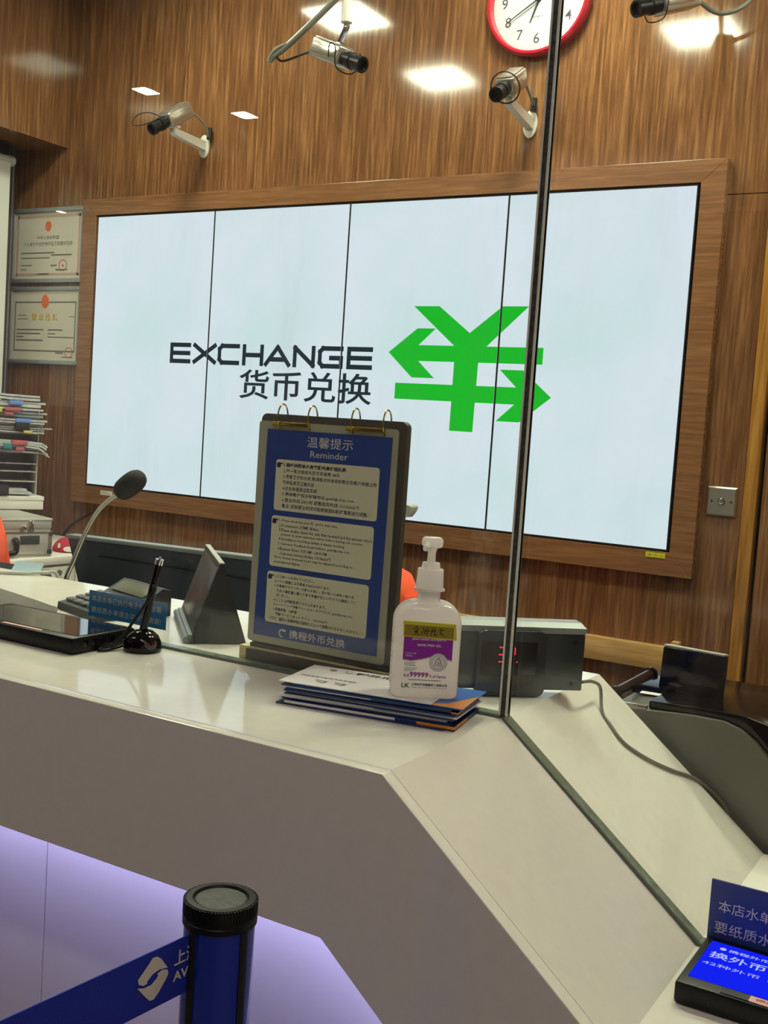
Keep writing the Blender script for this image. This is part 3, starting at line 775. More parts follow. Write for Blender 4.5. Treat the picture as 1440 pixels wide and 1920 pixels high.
def bundle(z0, z1, x1, n, label, tabs, curl=0.0):
    t = thing('document_bundle', label, 'papers', (TRM[0], TRM[1], TRM[2] + z0), TRA, 'paper bundles in the letter tray')
    g = G(); h = (z1 - z0) / n
    for k in range(n):
        zz = k * h; xe = x1 - random.uniform(0, .045); ye = -.03 - random.uniform(.0, .03)
        hh = h * random.uniform(.5, .9); w1_, w2_ = random.uniform(.0, .35), random.uniform(.0, .30)
        pts = [(-.38, zz + h * w1_), (-.30, zz + h * random.uniform(0, .35)), (-.24, zz + h * w2_), (-.17, zz + h * .3), (-.13, zz + h * .1), (-.06, zz), (xe - .02, zz - curl * .006), (xe, zz - curl * .018)]
        poly = pts + [(x, z + hh) for x, z in pts[::-1]]
        g.prism(poly, -.02 - ye if xe > 0 else TY - .01 - ye, FRAME((0, -.02 if xe > 0 else TY - .01, 0), (1, 0, 0), (0, 0, 1)))
    mesh_obj('sheets', g, 'sheets', t, False, 20)
    for (mm, x, z, w, hh) in tabs: mesh_obj('clip', G().box(x, x + w, -.068, -.025, z - z0, z - z0 + hh, .002), mm, t)
bundle(.298, .385, .020, 7, 'topmost paper bundle piled over the letter tray, with blue, red and yellow tabs', [('tag_blue', -.125, .342, .05, .016), ('tag_red', -.14, .318, .055, .014), ('tag_red', -.14, .303, .03, .010), ('tag_yel', -.175, .312, .024, .018)])
bundle(.238, .291, .045, 6, 'paper bundle in the second tier of the letter tray, with blue tab and black clip', [('tag_blue', -.100, .277, .055, .015), ('matteblack', -.10, .25, .052, .026), ('tag_yel', -.07, .238, .032, .010)])
bundle(.166, .212, .035, 5, 'curling paper bundle in the middle tier of the letter tray, with red and teal clips', [('tag_red', -.11, .193, .055, .017), ('tag_red', -.095, .172, .03, .012), ('tag_teal', -.14, .176, .03, .022)], 1.0)
bundle(.006, .026, -.012, 2, 'thin paper bundle in the bottom tier of the letter tray, under a black clip', [('matteblack', -.19, .006, .075, .034)])

cap = thing('red_cap', 'red cloth cap with a white round badge behind the gooseneck microphone', 'cap', (.265, -.335, ZC))
rings = []
for z, sx, oy in ((.0005, .056, 0), (.014, .057, 0), (.030, .050, .003), (.045, .037, .006), (.054, .018, .010)):
    rings.append([(sx * math.cos(k * .2618), oy + sx * math.sin(k * .2618), z) for k in range(24)])
mesh_obj('crown', G().loft(rings), 'redcloth', cap, False, 60)
BM = FRAME((.044, -.036, .014), (.70, .71, 0), (-.1, .1, .95))
mesh_obj('badge', G().prism([(.022 * math.cos(k * .3142), .010 * math.sin(k * .3142)) for k in range(20)], .0025, BM), 'offwhite', cap)
mesh_obj('patch', G().prism([(-.004, -.002), (.006, .0), (.002, .005), (.008, .008), (.002, .010), (.004, .016), (-.005, .016)], .003, FRAME((.012, -.056, .018), (.9, .2, 0), (0, .2, .95))), 'offwhite', cap)

pl = thing('office_machine', 'dark low office machine just behind the counter edge, left of the gooseneck microphone', 'machine', (1.02, -1.45, .76))
mesh_obj('body', G().box(.62, 1.26, -1.60, -1.32, .761, 1.005, .02, None, 3), 'dkgrey', pl, True)
mesh_obj('control_panel', G().box(.70, 1.22, -1.58, -1.36, 1.003, 1.014, .006), 'black', pl, True)
tag(mesh_obj('plastic_folder', G().loft([[(x, y, z), (x + .075, y + .02, z), (x + .075, y + .02, z + .003), (x, y, z + .003)] for x, y, z in ((1.14, -1.34, 1.016), (1.205, -1.40, 1.026), (1.268, -1.47, 1.016), (1.31, -1.535, .975), (1.335, -1.57, .90))]), 'paleblue'), 'pale blue plastic folder draped over the dark office machine', 'folder')
tag(mesh_obj('counter_cable', G().tube([(1.45, -1.80, ZT + .004), (1.56, -1.795, ZT + .004), (1.63, -1.75, ZT + .004), (1.655, -1.72, ZT + .006), (1.675, -1.70, ZT - .01), (1.69, -1.69, .9), (1.7, -1.60, .765)], .0035, 8), 'lgrey'), 'grey cable crossing the counter edge beside the money tray', 'cable')

# gooseneck microphone
t = thing('gooseneck_microphone', 'black foam microphone on a long silver gooseneck behind the counter', 'microphone', (1.452, -1.5, .76))
mesh_obj('base', G().lathe([(0, .001), (.055, .001), (.055, .018), (.045, .026), (0, .026)], None, 32), 'black', t)
mesh_obj('gooseneck', G().tube([(1.455, -1.5, .785), (1.462, -1.5, .92), (1.482, -1.5, 1.022), (1.504, -1.5, 1.07), (1.533, -1.5, 1.13), (1.566, -1.5, 1.182), (1.596, -1.5, 1.212), (1.640, -1.5, 1.240)], .0055, 12), 'alu', t, True)
mesh_obj('windscreen', G().lathe([(0, 0), (.010, .0008), (.0165, .004), (.021, .010), (.0235, .019), (.0248, .032), (.025, .046), (.0242, .057), (.0218, .067), (.0178, .0745), (.012, .0795), (.006, .0818), (0, .0825)], FRAME((1.632, -1.5, 1.236), (0, 1, 0), (-.56, 0, .83)) @ Matrix.Identity(4), 28), 'matteblack', t, True)

# dark divider behind the counter
t = thing('desk_divider', 'low dark navy desk divider with a thin grey top rim behind the counter', 'divider', (1.65, -1.3, .76))
mesh_obj('panel', G().prism([(1.289, 1.092), (2.03, 1.106), (2.03, .762), (1.42, .762)], .03, FRONT((0, -1.285, 0)), .003), 'navy', t, True)
mesh_obj('rim', G().prism([(1.286, 1.092), (2.03, 1.106), (2.03, 1.116), (1.284, 1.101)], .036, FRONT((0, -1.282, 0)), .002), 'rim', t, True)
mesh_obj('groove_strip', G().prism([(1.40, 1.058), (2.03, 1.060), (2.03, 1.064), (1.40, 1.062)], .003, FRONT((0, -1.315, 0))), 'black', t, True)

# office chairs with orange jackets
def chair(x, y, label, jlabel, rz=0.0, wmul=1.0):
    t = thing('office_chair', label, 'chair', (x, y, 0), rz, 'staff chairs')
    mesh_obj('seat', G().prism(rrect(.46, .44, .08), .07, T(0, 0, .44), .015), 'navy', t)
    mesh_obj('backrest', G().prism(rrect(.42, .46, .10), .05, FRAME((0, .24, .80), (1, 0, 0), (0, 0, 1)), .012), 'navy', t)
    mesh_obj('column', G().cyl((0, 0, .08), (0, 0, .44), .028, .022, 18).box(-.03, .03, .02, .25, .42, .45, .004).box(-.03, .03, .235, .25, .43, .75, .004), 'black', t)
    for k in range(5):
        a_ = k * 1.2566; mesh_obj('foot', G().tube([(0, 0, .10), (.15 * math.cos(a_), .15 * math.sin(a_), .085), (.29 * math.cos(a_), .29 * math.sin(a_), .055)], .018, 8).cyl((.29 * math.cos(a_) - .01, .29 * math.sin(a_), .028), (.29 * math.cos(a_) + .01, .29 * math.sin(a_), .028), .028, .028, 16), 'black', t)
    j = thing('orange_jacket', jlabel, 'jacket', (x, y, .60), rz, 'orange jackets on the staff chairs')
    R_ = []
    for k in range(15):
        u = -1 + 2 * k / 14
        drop = .012 + .055 * abs(u) ** 2.2 + (.10 * max(0, abs(u) - .78) / .22 if abs(u) > .78 else 0)
        zt = 1.095 - .60 - drop; xx = .215 * u * wmul
        th_ = .055 * (1 - .35 * abs(u) ** 3)
        zb = .05 + .10 * abs(u) ** 4 if False else .04
        R_.append([(xx, .215 + th_ * math.cos(q), max(zb, zt - .03 + .03 * math.sin(q)) if 0 <= q <= math.pi else zb) for q in [i * math.pi / 10 for i in range(11)]] + [(xx, .215 - th_, zb), (xx, .215 + th_, zb)])
    mesh_obj('body', G().loft(R_), 'orange', j, False, 60)
    for sg in (-1, 1): mesh_obj('sleeve', G().tube([(sg * .175 * wmul, .215, .385), (sg * .196 * wmul, .20, .32), (sg * .198 * wmul, .19, .18), (sg * .19 * wmul, .18, .02)], .04, 12), 'orange', j, False, 60)
chair(1.835, -1.05, 'office chair hidden behind the reminder board, under an orange jacket', 'orange jacket over the chair behind the reminder board')
chair(.275, -1.05, 'office chair at the very left edge, under an orange jacket', 'orange jacket over the chair in front of the aluminium case')

# small lamp head showing beside the board
t = thing('desk_lamp', 'pale grey flat lamp head sticking out behind the reminder board', 'lamp', (2.12, -1.40, .76))
mesh_obj('base', G().lathe([(0, .001), (.07, .001), (.07, .015), (0, .018)], None, 28), 'lgrey', t)
mesh_obj('arm', G().tube([(0, 0, .015), (0, .01, .25), (0, .012, .485)], .008, 10), 'lgrey', t)
mesh_obj('head', G().prism([(-.06, .485), (.172, .485), (.181, .497), (.184, .506), (.179, .510), (-.06, .510)], .03, FRAME((0, .04, 0), (1, 0, 0), (0, 0, 1)), .002), 'lgrey', t)

# ---------------------------------------------------------------- on the counter, left of the board
# calculator behind the glass
t = thing('desk_calculator', 'dark grey desk calculator with a raised display lying on the counter behind the glass', 'calculator', (2.012, -1.977, ZT), -.30)
KS = Matrix.Diagonal((.95, .70, .80, 1))
mesh_obj('body', G().loft([[(-.07, -.002, .001), (.07, -.002, .001), (.07, .0, .016), (-.07, .0, .016)], [(-.072, .06, .001), (.072, .06, .001), (.072, .06, .024), (-.072, .06, .024)], [(-.072, .125, .001), (.072, .125, .001), (.072, .125, .034), (-.072, .125, .034)], [(-.07, .19, .001), (.07, .19, .001), (.07, .175, .06), (-.07, .175, .06)], [(-.068, .20, .001), (.068, .20, .001), (.068, .20, .055), (-.068, .20, .055)]], KS), 'dkgrey', t)
n = Vector((0, -.13, 1)).normalized()
KP = KS @ FRAME((0, .01, .0185), (1, 0, 0), (0, 1, .15))
kb = 0
for r in range(4):
    for c in range(5):
        o_ = mesh_obj('key', G().box(-.0105, .0105, -.009, .009, 0, .0055, .0015, KP @ T(-.052 + .026 * c, .014 + .025 * r, 0)), 'keygreen' if (r, c) in ((0, 3), (1, 4)) else 'key', t)
        if (r, c) in ((0, 3), (1, 4)): o_['label'] = 'green calculator key'
mesh_obj('display', G().box(-.056, .056, 0, .042, 0, .003, .001, KS @ FRAME((0, .131, .0385), (1, 0, 0), (0, .047, .024))), 'lcd', t)
# blue sign taped to the inside of the glass
t = thing('sign_card', 'small bright blue notice card in white Chinese on the glass behind the left tablet', 'sign', (2.19, YG + th + .001, 1.098))
mesh_obj('card', G().box(2.110, 2.268, YG + th + .0008, YG + th + .0016, 1.0985, 1.1385), 'signteal', t, True, 0)
P = FRONT((0, YG + th + .0005, 0))
mesh_obj('lettering', G().text('本店水单已执行电子化,若您需', P, 2.116, 1.1220, w=.142, h=.0098).text('要纸质水单请主动告知,谢谢!', P, 2.116, 1.1045, w=.142, h=.0098), 'offwhite', t, True, 0)

def tablet(x0, x1, y0, y1, z, label, group):
    t = thing('feedback_tablet', label, 'tablet', (x0, y0, z), 0, group)
    mesh_obj('case', G().box(0, x1 - x0, 0, y1 - y0, .0008, .0245, .004), 'black', t)
    return t
tl = tablet(1.965, 2.233, -2.196, -2.072, ZT, 'black tablet with a dark reflecting screen on the high counter', 'customer tablets')
mesh_obj('screen', G().box(.02, .262, .014, .112, .0243, .0252), 'dkglass', tl, False, 0)
mesh_obj('pink_strip', G().box(.12, .20, .004, .010, .0243, .0252), 'pink', tl, False, 0)
g = G()
for k in range(5): g.box(.2672, .2684, .02 + .018 * k, .030 + .018 * k, .009, .019, .0004)
mesh_obj('port', g, 'gloss', tl)

# mini dome microphone in front of the glass
t = thing('desk_microphone', 'small black stick microphone on a dome base beside the left tablet', 'microphone', (2.272, -2.098, ZT))
mesh_obj('base', G().lathe([(0, .0005), (.0265, .0005), (.0275, .004), (.0265, .013), (.022, .0225), (.014, .029), (.006, .031), (0, .031)], None, 36), 'gloss', t)
mesh_obj('stalk', G().tube([(-.001, .0, .026), (.008, .002, .075), (.019, .004, .128)], .0058, 16, False), 'gloss', t)
mesh_obj('tip', G().tube([(.019, .004, .127), (.0205, .0043, .1345)], .0062, 16, False).cyl((.0205, .0043, .134), (.0212, .0044, .138), .0022, .0015, 10), 'chrome', t)
mesh_obj('badge', G().lathe([(0, -.003), (.0095, -.003), (.0095, .0012), (0, .0014)], FRAME((.0222, -.0088, .0140), (.35, .93, 0), (-.45, .1, .8)), 24), 'dkgrey', t)
mesh_obj('badge_lettering', G().text('VIT', FRAME((.0236, -.0093, .0149), (.35, .93, 0), (-.45, .1, .8)), -.005, -.003, w=.010, h=.005, bold=.03), 'red', t, False, 0)['label'] = 'red lettering'
mesh_obj('cable', G().tube([(.018, -.004, .098), (.022, -.007, .090), (.012, -.012, .070), (-.004, -.016, .045), (-.018, -.022, .022), (-.030, -.035, .008), (-.036, -.050, .003), (-.030, -.052, .003), (-.026, -.038, .003), (-.024, -.012, .006)], .0022, 8), 'black', t)

# tent display
t = thing('tent_display', 'dark grey tent shaped display stand behind the glass beside the reminder board', 'display stand', (2.2045, -1.9255, ZT), -math.pi / 4)
Lh = .118; wd = .082; ap = .122
E0 = [(-Lh, -.004, .001), (-Lh, .036, ap), (-Lh, .042, ap), (-Lh, wd, .001)]
mesh_obj('body', G().loft([[(x, y, z) for x, y, z in E0], [(Lh, y, z) for x, y, z in E0]]), mat('charcoal_stand', '24282a', 0.35), t)
mesh_obj('print_panel', G().box(-Lh + .004, Lh - .004, 0, .098, 0, .0015, .0005, FRAME((0, .0034, .021), (1, 0, 0), (0, .040, .121))), mat('lilac_grey_print', '3c3b46', 0.3, noise=0.25, nscale=25), t)
mesh_obj('lip', G().tube([(-Lh, -.008, .006), (Lh, -.008, .006)], .0052, 12, False).box(-Lh, Lh, -.006, .002, .001, .014, .001), 'rim', t)
mesh_obj('top_edge', G().box(-Lh, Lh, .035, .043, ap, ap + .002, .0005), 'lgrey', t)

# ---------------------------------------------------------------- reminder board
bd = thing('flip_board', 'standing blue and cream Reminder board with four brass rings behind the glass', 'notice board', (2.526, -2.01, ZT))
Y_ = -2.034
mesh_obj('stand_block', G().box(2.396, 2.655, Y_ + .001, Y_ + .0385, ZT + .0006, ZT + .020, .001), 'block_wood', bd, True)['label'] = 'pale wooden foot'
mesh_obj('stand_slot', G().box(2.412, 2.653, Y_ - .0045, Y_ + .0006, ZT + .003, ZT + .018, .0008).box(2.412, 2.652, Y_ + .004, Y_ + .0375, ZT + .019, ZT + .026, .001), 'cover', bd, True)
mesh_obj('cover', G().prism(rrect(.236, .325, .009, 6, 2.5285, 1.2655), .012, FRONT((0, Y_ + .016, 0)), .001), 'cover', bd, True)
SP = FRONT((0, Y_ + .0035, 0))
sl_ = mesh_obj('sleeve', G().prism(rrect(.226, .312, .005, 5, 2.5225, 1.2615), .0022, SP), 'sleeve', bd, True)
def BP(k): return FRONT((0, Y_ + .0012 - .0003 * k, 0))
sheet = mesh_obj('sheet', G().prism([(2.4195, 1.1155), (2.6245, 1.1155), (2.6275, 1.4065), (2.4245, 1.4065)], .0002, BP(0)), 'boardblue', bd, True, 0)
boxes = ((2.4425, 2.611, 1.2945, 1.3655), (2.4405, 2.608, 1.2160, 1.287), (2.4385, 2.606, 1.1365, 1.2085))
g = G()
for x0, x1, z0, z1 in boxes: g.prism(rrect(x1 - x0, z1 - z0, .0045, 5, (x0 + x1) / 2, (z0 + z1) / 2), .0002, BP(1))
mesh_obj('text_panel', g, 'cream', sheet, True, 0)
g = G().text('温馨提示', BP(1), 2.4925, 1.385, w=.0745, h=.0145).text('Reminder', BP(1), 2.499, 1.3715, w=.061, h=.0088)
g.text('携程外币兑换', BP(1), 2.4815, 1.1185, w=.0925, h=.0118, bold=.012)
g.tube([(2.4695 + .0045 * math.cos(q), Y_ + .0006, 1.1235 + .005 * math.sin(q)) for q in [.6 + k * .55 for k in range(9)]], .0011, 6).prism([(2.468, 1.128), (2.474, 1.130), (2.476, 1.1265), (2.471, 1.1255)], 0, BP(1))
mesh_obj('white_lettering', g, 'offwhite', sheet, True, 0)
txt = [["1.请出示您本人有效期内身份证照件", "2.每一笔兑换收人民币手续费 38元", "3.贵客离开柜台前,敬请核点所收现钞数目及客户收据上所", "列金额是否正确无误", "4.此处有摄录监察系统", "5.携程客户投诉邮箱地址 gwkf@ctrip.com", "6.营业时间 24小时 顾客服务热线 10106666*7", "备注: 实际营业时间可能根据国际航班需要进行调整。"],
       ["1. Please show me your ID card is valid date.", "2.A commission of RMB 38/time.", "3.Please double check the cash that received and the amount which", "   printed on your customer advice before leaving our counter.", "4.Surveillance recording system is always working.", "5.Customer Feedback Email Address: gwkf@ctrip.com", "6.Business Hours: 0:00 AM – 24:00 PM.", "   Customer Service Hotline: 10106666*7", "Note: Actual business hours may be adjusted according to", "international flights."],
       ["1.パスポートを見せてください。", "2.一つの両替には手数料が38元かかります。", "3.お客様がカウンターを離れる前に、受け取った現金の額と取", "   引先の領収書に書いてある金額が正しいかどうか確認してく", "   ださい。", "4.ここには撮影監視システムがあります。", "5.シートリップ顧客クレームメールアドレス: gwkf@ctrip.com", "6.営業時間：24時間", "   顧客サービスホットライン：10106666*7", "（付注：実際の営業時間は国際便によって調整されるかもしれません。）"]]
wid = [[.103, .093, .152, .052, .058, .118, .127, .142], [.097, .067, .152, .135, .110, .118, .083, .085, .130, .045], [.066, .093, .132, .131, .023, .088, .131, .040, .088, .154]]
g = G()
for (x0, x1, z0, z1), lines, ws in zip(boxes, txt, wid):
    n = len(lines); pitch = (z1 - z0 - .006) / n
    for k, (s, w_) in enumerate(zip(lines, ws)):
        xx = x0 + .0135 if not s.startswith('Note') and not s.startswith('international') and not s.startswith('（') else x0 + .008
        if s.startswith('   '): xx += .004
        w2_ = min(w_, x1 - .002 - xx)
        g.text(s.strip(), BP(2), xx, z1 - .003 - pitch * (k + .86), w=w2_, h=pitch * .72, bold=.045 if k == 0 and n == 8 else .012, res=1)
    # pointing hand
    hx, hz = x0 + .0065, z1 - .0075
    g.prism([(hx - .005, hz - .003), (hx - .005, hz + .002), (hx - .0025, hz + .0035), (hx + .0052, hz + .0026), (hx + .0052, hz + .0012), (hx + .0015, hz + .0008), (hx + .002, hz - .0005), (hx + .0012, hz - .0035), (hx - .003, hz - .004)], 0, BP(2))
mesh_obj('lettering', g, 'inkblue', sheet, True, 0)
for x0, x1 in ((2.434, 2.497), (2.556, 2.617)):
    rb = mesh_obj('ring_bar', G().prism(rrect(x1 - x0, .006, .0028, 4, (x0 + x1) / 2, 1.4145), .004, FRONT((0, Y_ - .0005, 0)), .0006), 'brass', bd, True)
for xr in (2.4405, 2.491, 2.561, 2.610):
    mesh_obj('ring', G().tube([(xr + .0035 + .0035 * math.cos(q), Y_ + .008 - .0165 * math.cos(q), 1.4245 + .0175 * math.sin(q)) for q in [k * 2 * math.pi / 14 for k in range(14)]], .0011, 8, True, 3, True), 'brass', bd, True)

# ---------------------------------------------------------------- leaflets, bottle
LZ = ZT + .0004
leaf_spec = [  # material, dx, dy, rot(deg), thickness, label
    ('leafdark', -.006, -.004, 9, .0018, 'lowest navy leaflet poking out past the bottle end of the stack, flat on the counter'),
    ('leafdark', .004, .000, 10, .0040, 'thick leaflet with white and orange edge bands, second from the bottom of the stack'),
    ('leafdark', -.003, .003, 9.5, .0022, 'thin navy leaflet third from the bottom of the leaflet stack'),
    ('paper', -.008, .002, 10.5, .0034, 'thick white leaflet in the lower half of the leaflet stack'),
    ('leafdark', .002, .001, 9.5, .0024, 'navy leaflet directly above the thick white leaflet in the stack'),
    ('paper', .006, .004, 9, .0022, 'thin white leaflet at mid height of the leaflet stack'),
    ('leafdark', .002, .000, 10, .0030, 'navy leaflet in the upper half of the stack, above the thin white leaflet'),
    ('leafdark', .004, .003, 11, .0024, 'navy leaflet with an orange end, third below the white top sheet'),
    ('leafdark', -.002, -.001, 10, .0030, 'navy leaflet just below the blue cover leaflet of the stack'),
    ('leafblue', .010, .005, 10.5, .0018, 'bright blue leaflet with an orange corner band under the sanitizer bottle'),
]
z = LZ; cxl, cyl_ = 2.689, -2.127
for i, (mm, dx, dy, ro, tk, lb) in enumerate(leaf_spec):
    t = thing('leaflet', lb, 'leaflet', (cxl + dx, cyl_ + dy, z), math.radians(ro), 'leaflets stacked on the counter')
    mesh_obj('cover', G().box(-.108, .108, -.052, .052, 0, tk * .92, .0003), mm, t, False, 0)
    if i == 9: mesh_obj('orange_band', G().prism([(.045, -.0519), (.1079, -.0519), (.1079, .02), (.085, -.036)], .00015, T(0, 0, tk * .92)), 'leaforange', t, False, 0)
    if i in (4, 8): mesh_obj('edge_stripe', G().box(-.1083, .01, -.0524, -.0518, .0003, tk * .35), 'paper', t, False, 0)['label'] = 'thin white edge'
    if i == 1: mesh_obj('edge_stripe', G().box(-.1082, .035, -.0525, -.0519, .0004, tk * .85), 'paper', t, False, 0)['label'] = 'white edge'
    if i in (1, 7): mesh_obj('edge_band', G().box(.062 if i == 1 else .100, .1083, -.0525, -.0519, .0002, tk * .9).box(.1079, .1085, -.0522, .0 if i == 1 else .03, .0002, tk * .9), 'leaforange', t, False, 0)['label'] = 'orange end'
    z += tk
t = thing('leaflet', 'white leaflet with navy heading on top of the stack beside the bottle', 'leaflet', (2.672, -2.127, z), math.radians(10), 'leaflets stacked on the counter')
mesh_obj('cover', G().box(-.098, .098, -.053, .053, 0, .0012, .0002), 'paper', t, False, 0)
P = T(0, 0, .0014)
mesh_obj('lettering', G().text('携程外币兑换', P, -.050, .030, w=.105, h=.014, bold=.03).text('扫码关注了解更多外币兑换', P, -.088, -.012, w=.075, h=.006, bold=.02), 'inkblue', t, False, 0)
g = G().prism([(-.064 + .005 * math.cos(q), .037 + .006 * math.sin(q)) for q in [k * .5236 for k in range(12)]], 0, P)
for bx in (-.060, -.035):
    g.stroke([(bx, -.024), (bx + .014, -.026), (bx + .012, -.034), (bx + .003, -.030)], .003, P)
mesh_obj('print_marks', g, 'inkgrey', t, False, 0)
z += .0013

bt = thing('sanitizer_bottle', 'white pump bottle of hand sanitizer standing on the leaflets', 'bottle', (2.746, -2.126, z), math.radians(34))
def rr3(w, d_, r, zz, n=5): return [(x, y, zz) for x, y in rrect(w, d_, min(r, w / 2 - .0005, d_ / 2 - .0005), n)]
W_, D_b = .0800, .0520
rings = [rr3(W_ - .006, D_b - .006, .010, .0005), rr3(W_ - .001, D_b - .001, .012, .003), rr3(W_, D_b, .013, .008), rr3(W_, D_b, .013, .088)]
for k in range(1, 9):
    q = k / 8 * math.pi / 2
    rings.append(rr3(W_ - .052 * (1 - math.cos(q)) , D_b - .024 * (1 - math.cos(q)), .013, .088 + .026 * math.sin(q)))
rings += [rr3(.0275, .0275, .0137, .1155), rr3(.027, .027, .0135, .126)]
mesh_obj('body', G().loft(rings), 'bottle', bt, False, 40)
mesh_obj('neck_ring', G().lathe([(.0, .126), (.0185, .126), (.0185, .128), (0, .128)], None, 32), 'bottle', bt)
mesh_obj('collar', G().lathe([(0, .1281), (.0162, .1281), (.0165, .130), (.0155, .150), (.015, .1515), (.0115, .152), (.0105, .1585), (.0100, .159), (0, .159)], None, 36), 'bottle', bt)
mesh_obj('pump_stem', G().lathe([(0, .158), (.0052, .158), (.0048, .170), (.0066, .178), (0, .178)], None, 24), 'bottle', bt)
mesh_obj('pump_head', G().box(-.0125, .0125, -.0075, .0075, .1765, .1895, .0045, None, 3).cyl((-.006, -.005, .1805), (-.010, -.0225, .1775), .0042, .0034, 16), 'bottle', bt)
LP_ = FRAME((0, -D_b / 2 - .0003, 0), (1, 0, 0), (0, 0, 1))
xl = -.0285; xr = .0295
mesh_obj('label', G().prism([(xl, .0465), (-.018, .0455), (-.006, .0480), (.006, .0515), (.016, .0512), (xr, .0475), (xr, .0885), (xl, .0885)], .0002, LP_), 'purple', bt, False, 0)['label'] = 'purple label'
mesh_obj('wave_band', G().prism([(xl, .0465), (-.018, .0455), (-.006, .0480), (.006, .0515), (.016, .0512), (xr, .0475), (xr, .0460), (.016, .0496), (.006, .0500), (-.006, .0466), (-.018, .0442), (xl, .0452)], .0002, LP_), 'lgrey', bt, False, 0)
mesh_obj('hand_emblem', G().prism([(.0135 + .0108 * math.cos(q), .0445 + .0108 * math.sin(q)) for q in [k * .2618 for k in range(24)]], .0003, LP_ @ T(0, 0, .0002)), 'paper', bt, False, 0)
g = G()
EP = LP_ @ T(0, 0, .0008)
for r_ in (.0102, .0078):
    g.tube([tuple(EP @ Vector((.0135 + r_ * math.cos(q), .0445 + r_ * math.sin(q), 0))) for q in [k * .3927 for k in range(16)]], .00022, 4, True, 2, True)
g.stroke([(.0095, .040), (.0110, .0465), (.0140, .0500), (.0160, .0460), (.0175, .040)], .0008, EP).stroke([(.0125, .040), (.0140, .0450), (.0150, .040)], .0006, EP)
mesh_obj('emblem_line', g, 'inkgrey', bt, False, 0)
mesh_obj('sticker', G().prism([(xl - .001, .0735), (.0335, .0715), (.0315, .0905), (xl - .002, .0920)], .0003, LP_ @ T(0, 0, .0004)), 'yellow', bt, False, 0)['label'] = 'yellow sticker'
mesh_obj('sticker_panel', G().prism([(xl, .0745), (.0295, .0732), (.0292, .0865), (xl, .0880)], .0002, LP_ @ T(0, 0, .0008)), 'olive', bt, False, 0)
SP2 = LP_ @ T(0, 0, .0013)
g = G()
for st in ([(-.018, .083), (-.014, .0855), (-.013, .082), (-.017, .080), (-.0135, .0805), (-.017, .0765)], [(-.0165, .0805), (-.012, .076)], [(-.008, .085), (-.006, .083)], [(-.007, .081), (-.0085, .0765)], [(-.004, .084), (-.005, .0775)], [(-.0015, .085), (-.002, .076)], [(-.005, .081), (.001, .0815)], [(.004, .0845), (.003, .0765)], [(.003, .081), (.008, .082)], [(.0065, .085), (.007, .0765), (.010, .078)], [(.012, .0825), (.018, .0832)], [(.0145, .085), (.0135, .078)], [(.0135, .080), (.018, .0765)]):
    g.stroke(st, .0009, SP2)
mesh_obj('handwriting', g, 'ink', bt, False, 0)
P = LP_ @ T(0, 0, .0006)
mesh_obj('label_lettering', G().text('JIFRO HAND ANTISEPTIC', P, -.019, .0693, w=.041, h=.0028, bold=.02).text('RINSE FREE GEL', P, -.012, .0628, w=.028, h=.0028, bold=.02).text('17.6 FL.OZ', P, -.0255, .0530, w=.0125, h=.0019).text('500mL', P, -.0255, .0500, w=.009, h=.0021), 'offwhite', bt, False, 0)
g = G().text('Kill', P, -.026, .0258, w=.006, h=.0036, bold=.02).text('99999', P, -.0195, .0258, w=.0225, h=.0062, bold=.035).text('% of Germs', P, .0040, .0258, w=.0195, h=.0038, bold=.02)
mesh_obj('slogan', g, 'purple', bt, False, 0)
g = G().text('LK', P, -.028, .0130, w=.0095, h=.0052, bold=.02).text('上海利康消毒高科技有限公司', P, -.0165, .0155, w=.042, h=.0034, bold=.03).text('Shanghai Likang Disinfectant High-Tech Co., Ltd', P, -.0165, .0128, w=.042, h=.0018)
for k, (w_, zz) in enumerate(((.013, .0430), (.012, .0412), (.013, .0394), (.015, .0365), (.013, .0347), (.010, .0329))): g.stroke([(-.026, zz), (-.026 + w_, zz)], .0005, P)
g.stroke([(-.02, .0226), (.018, .0226)], .0007, P)
mesh_obj('lettering', g, 'inkblue', bt, False, 0)
g = G()
for k in range(12): g.box(-W_ / 2 - .0008, -W_ / 2 + .001, -.014, .004, .010 + .006 * k, .0125 + .006 * k, .0005)
mesh_obj('grip_ridge', g, 'white', bt)

# ---------------------------------------------------------------- LED number box
t = thing('number_display', 'dark box with red LED digits and a silver top edge behind the glass joint', 'display', (2.783, -1.935, ZT), math.radians(41))
mesh_obj('box', G().box(-.092, .092, -.006, .022, .008, .084, .002), 'ledbox', t)
mesh_obj('top_cap', G().loft([[(-.092, -.0065, .0845), (.092, -.0065, .0845), (.092, .0225, .0845), (-.092, .0225, .0845)], [(-.092, -.0065, .0925), (.092, -.0065, .0925), (.092, .0225, .0925), (-.092, .0225, .0925)], [(-.090, .002, .0985), (.088, .002, .0985), (.086, .020, .1000), (-.090, .020, .1000)]]), mat('dull_silver', '8c9190', 0.45, metal=0.5), t, False, 20)
mesh_obj('stand', G().prism(rrect(.096, .088, .012, 5, -.012, .0445), .010, FRAME((0, -.0065, 0), (1, 0, 0), (0, 0, 1)), .001), 'ledbox', t)
mesh_obj('window', G().box(-.054, .022, -.0176, -.0168, .030, .074, .0002), mat('smoked_window', '0e1213', 0.22, spec=0.3), t)
P = FRAME((0, -.0182, 0), (1, 0, 0), (0, 0, 1))
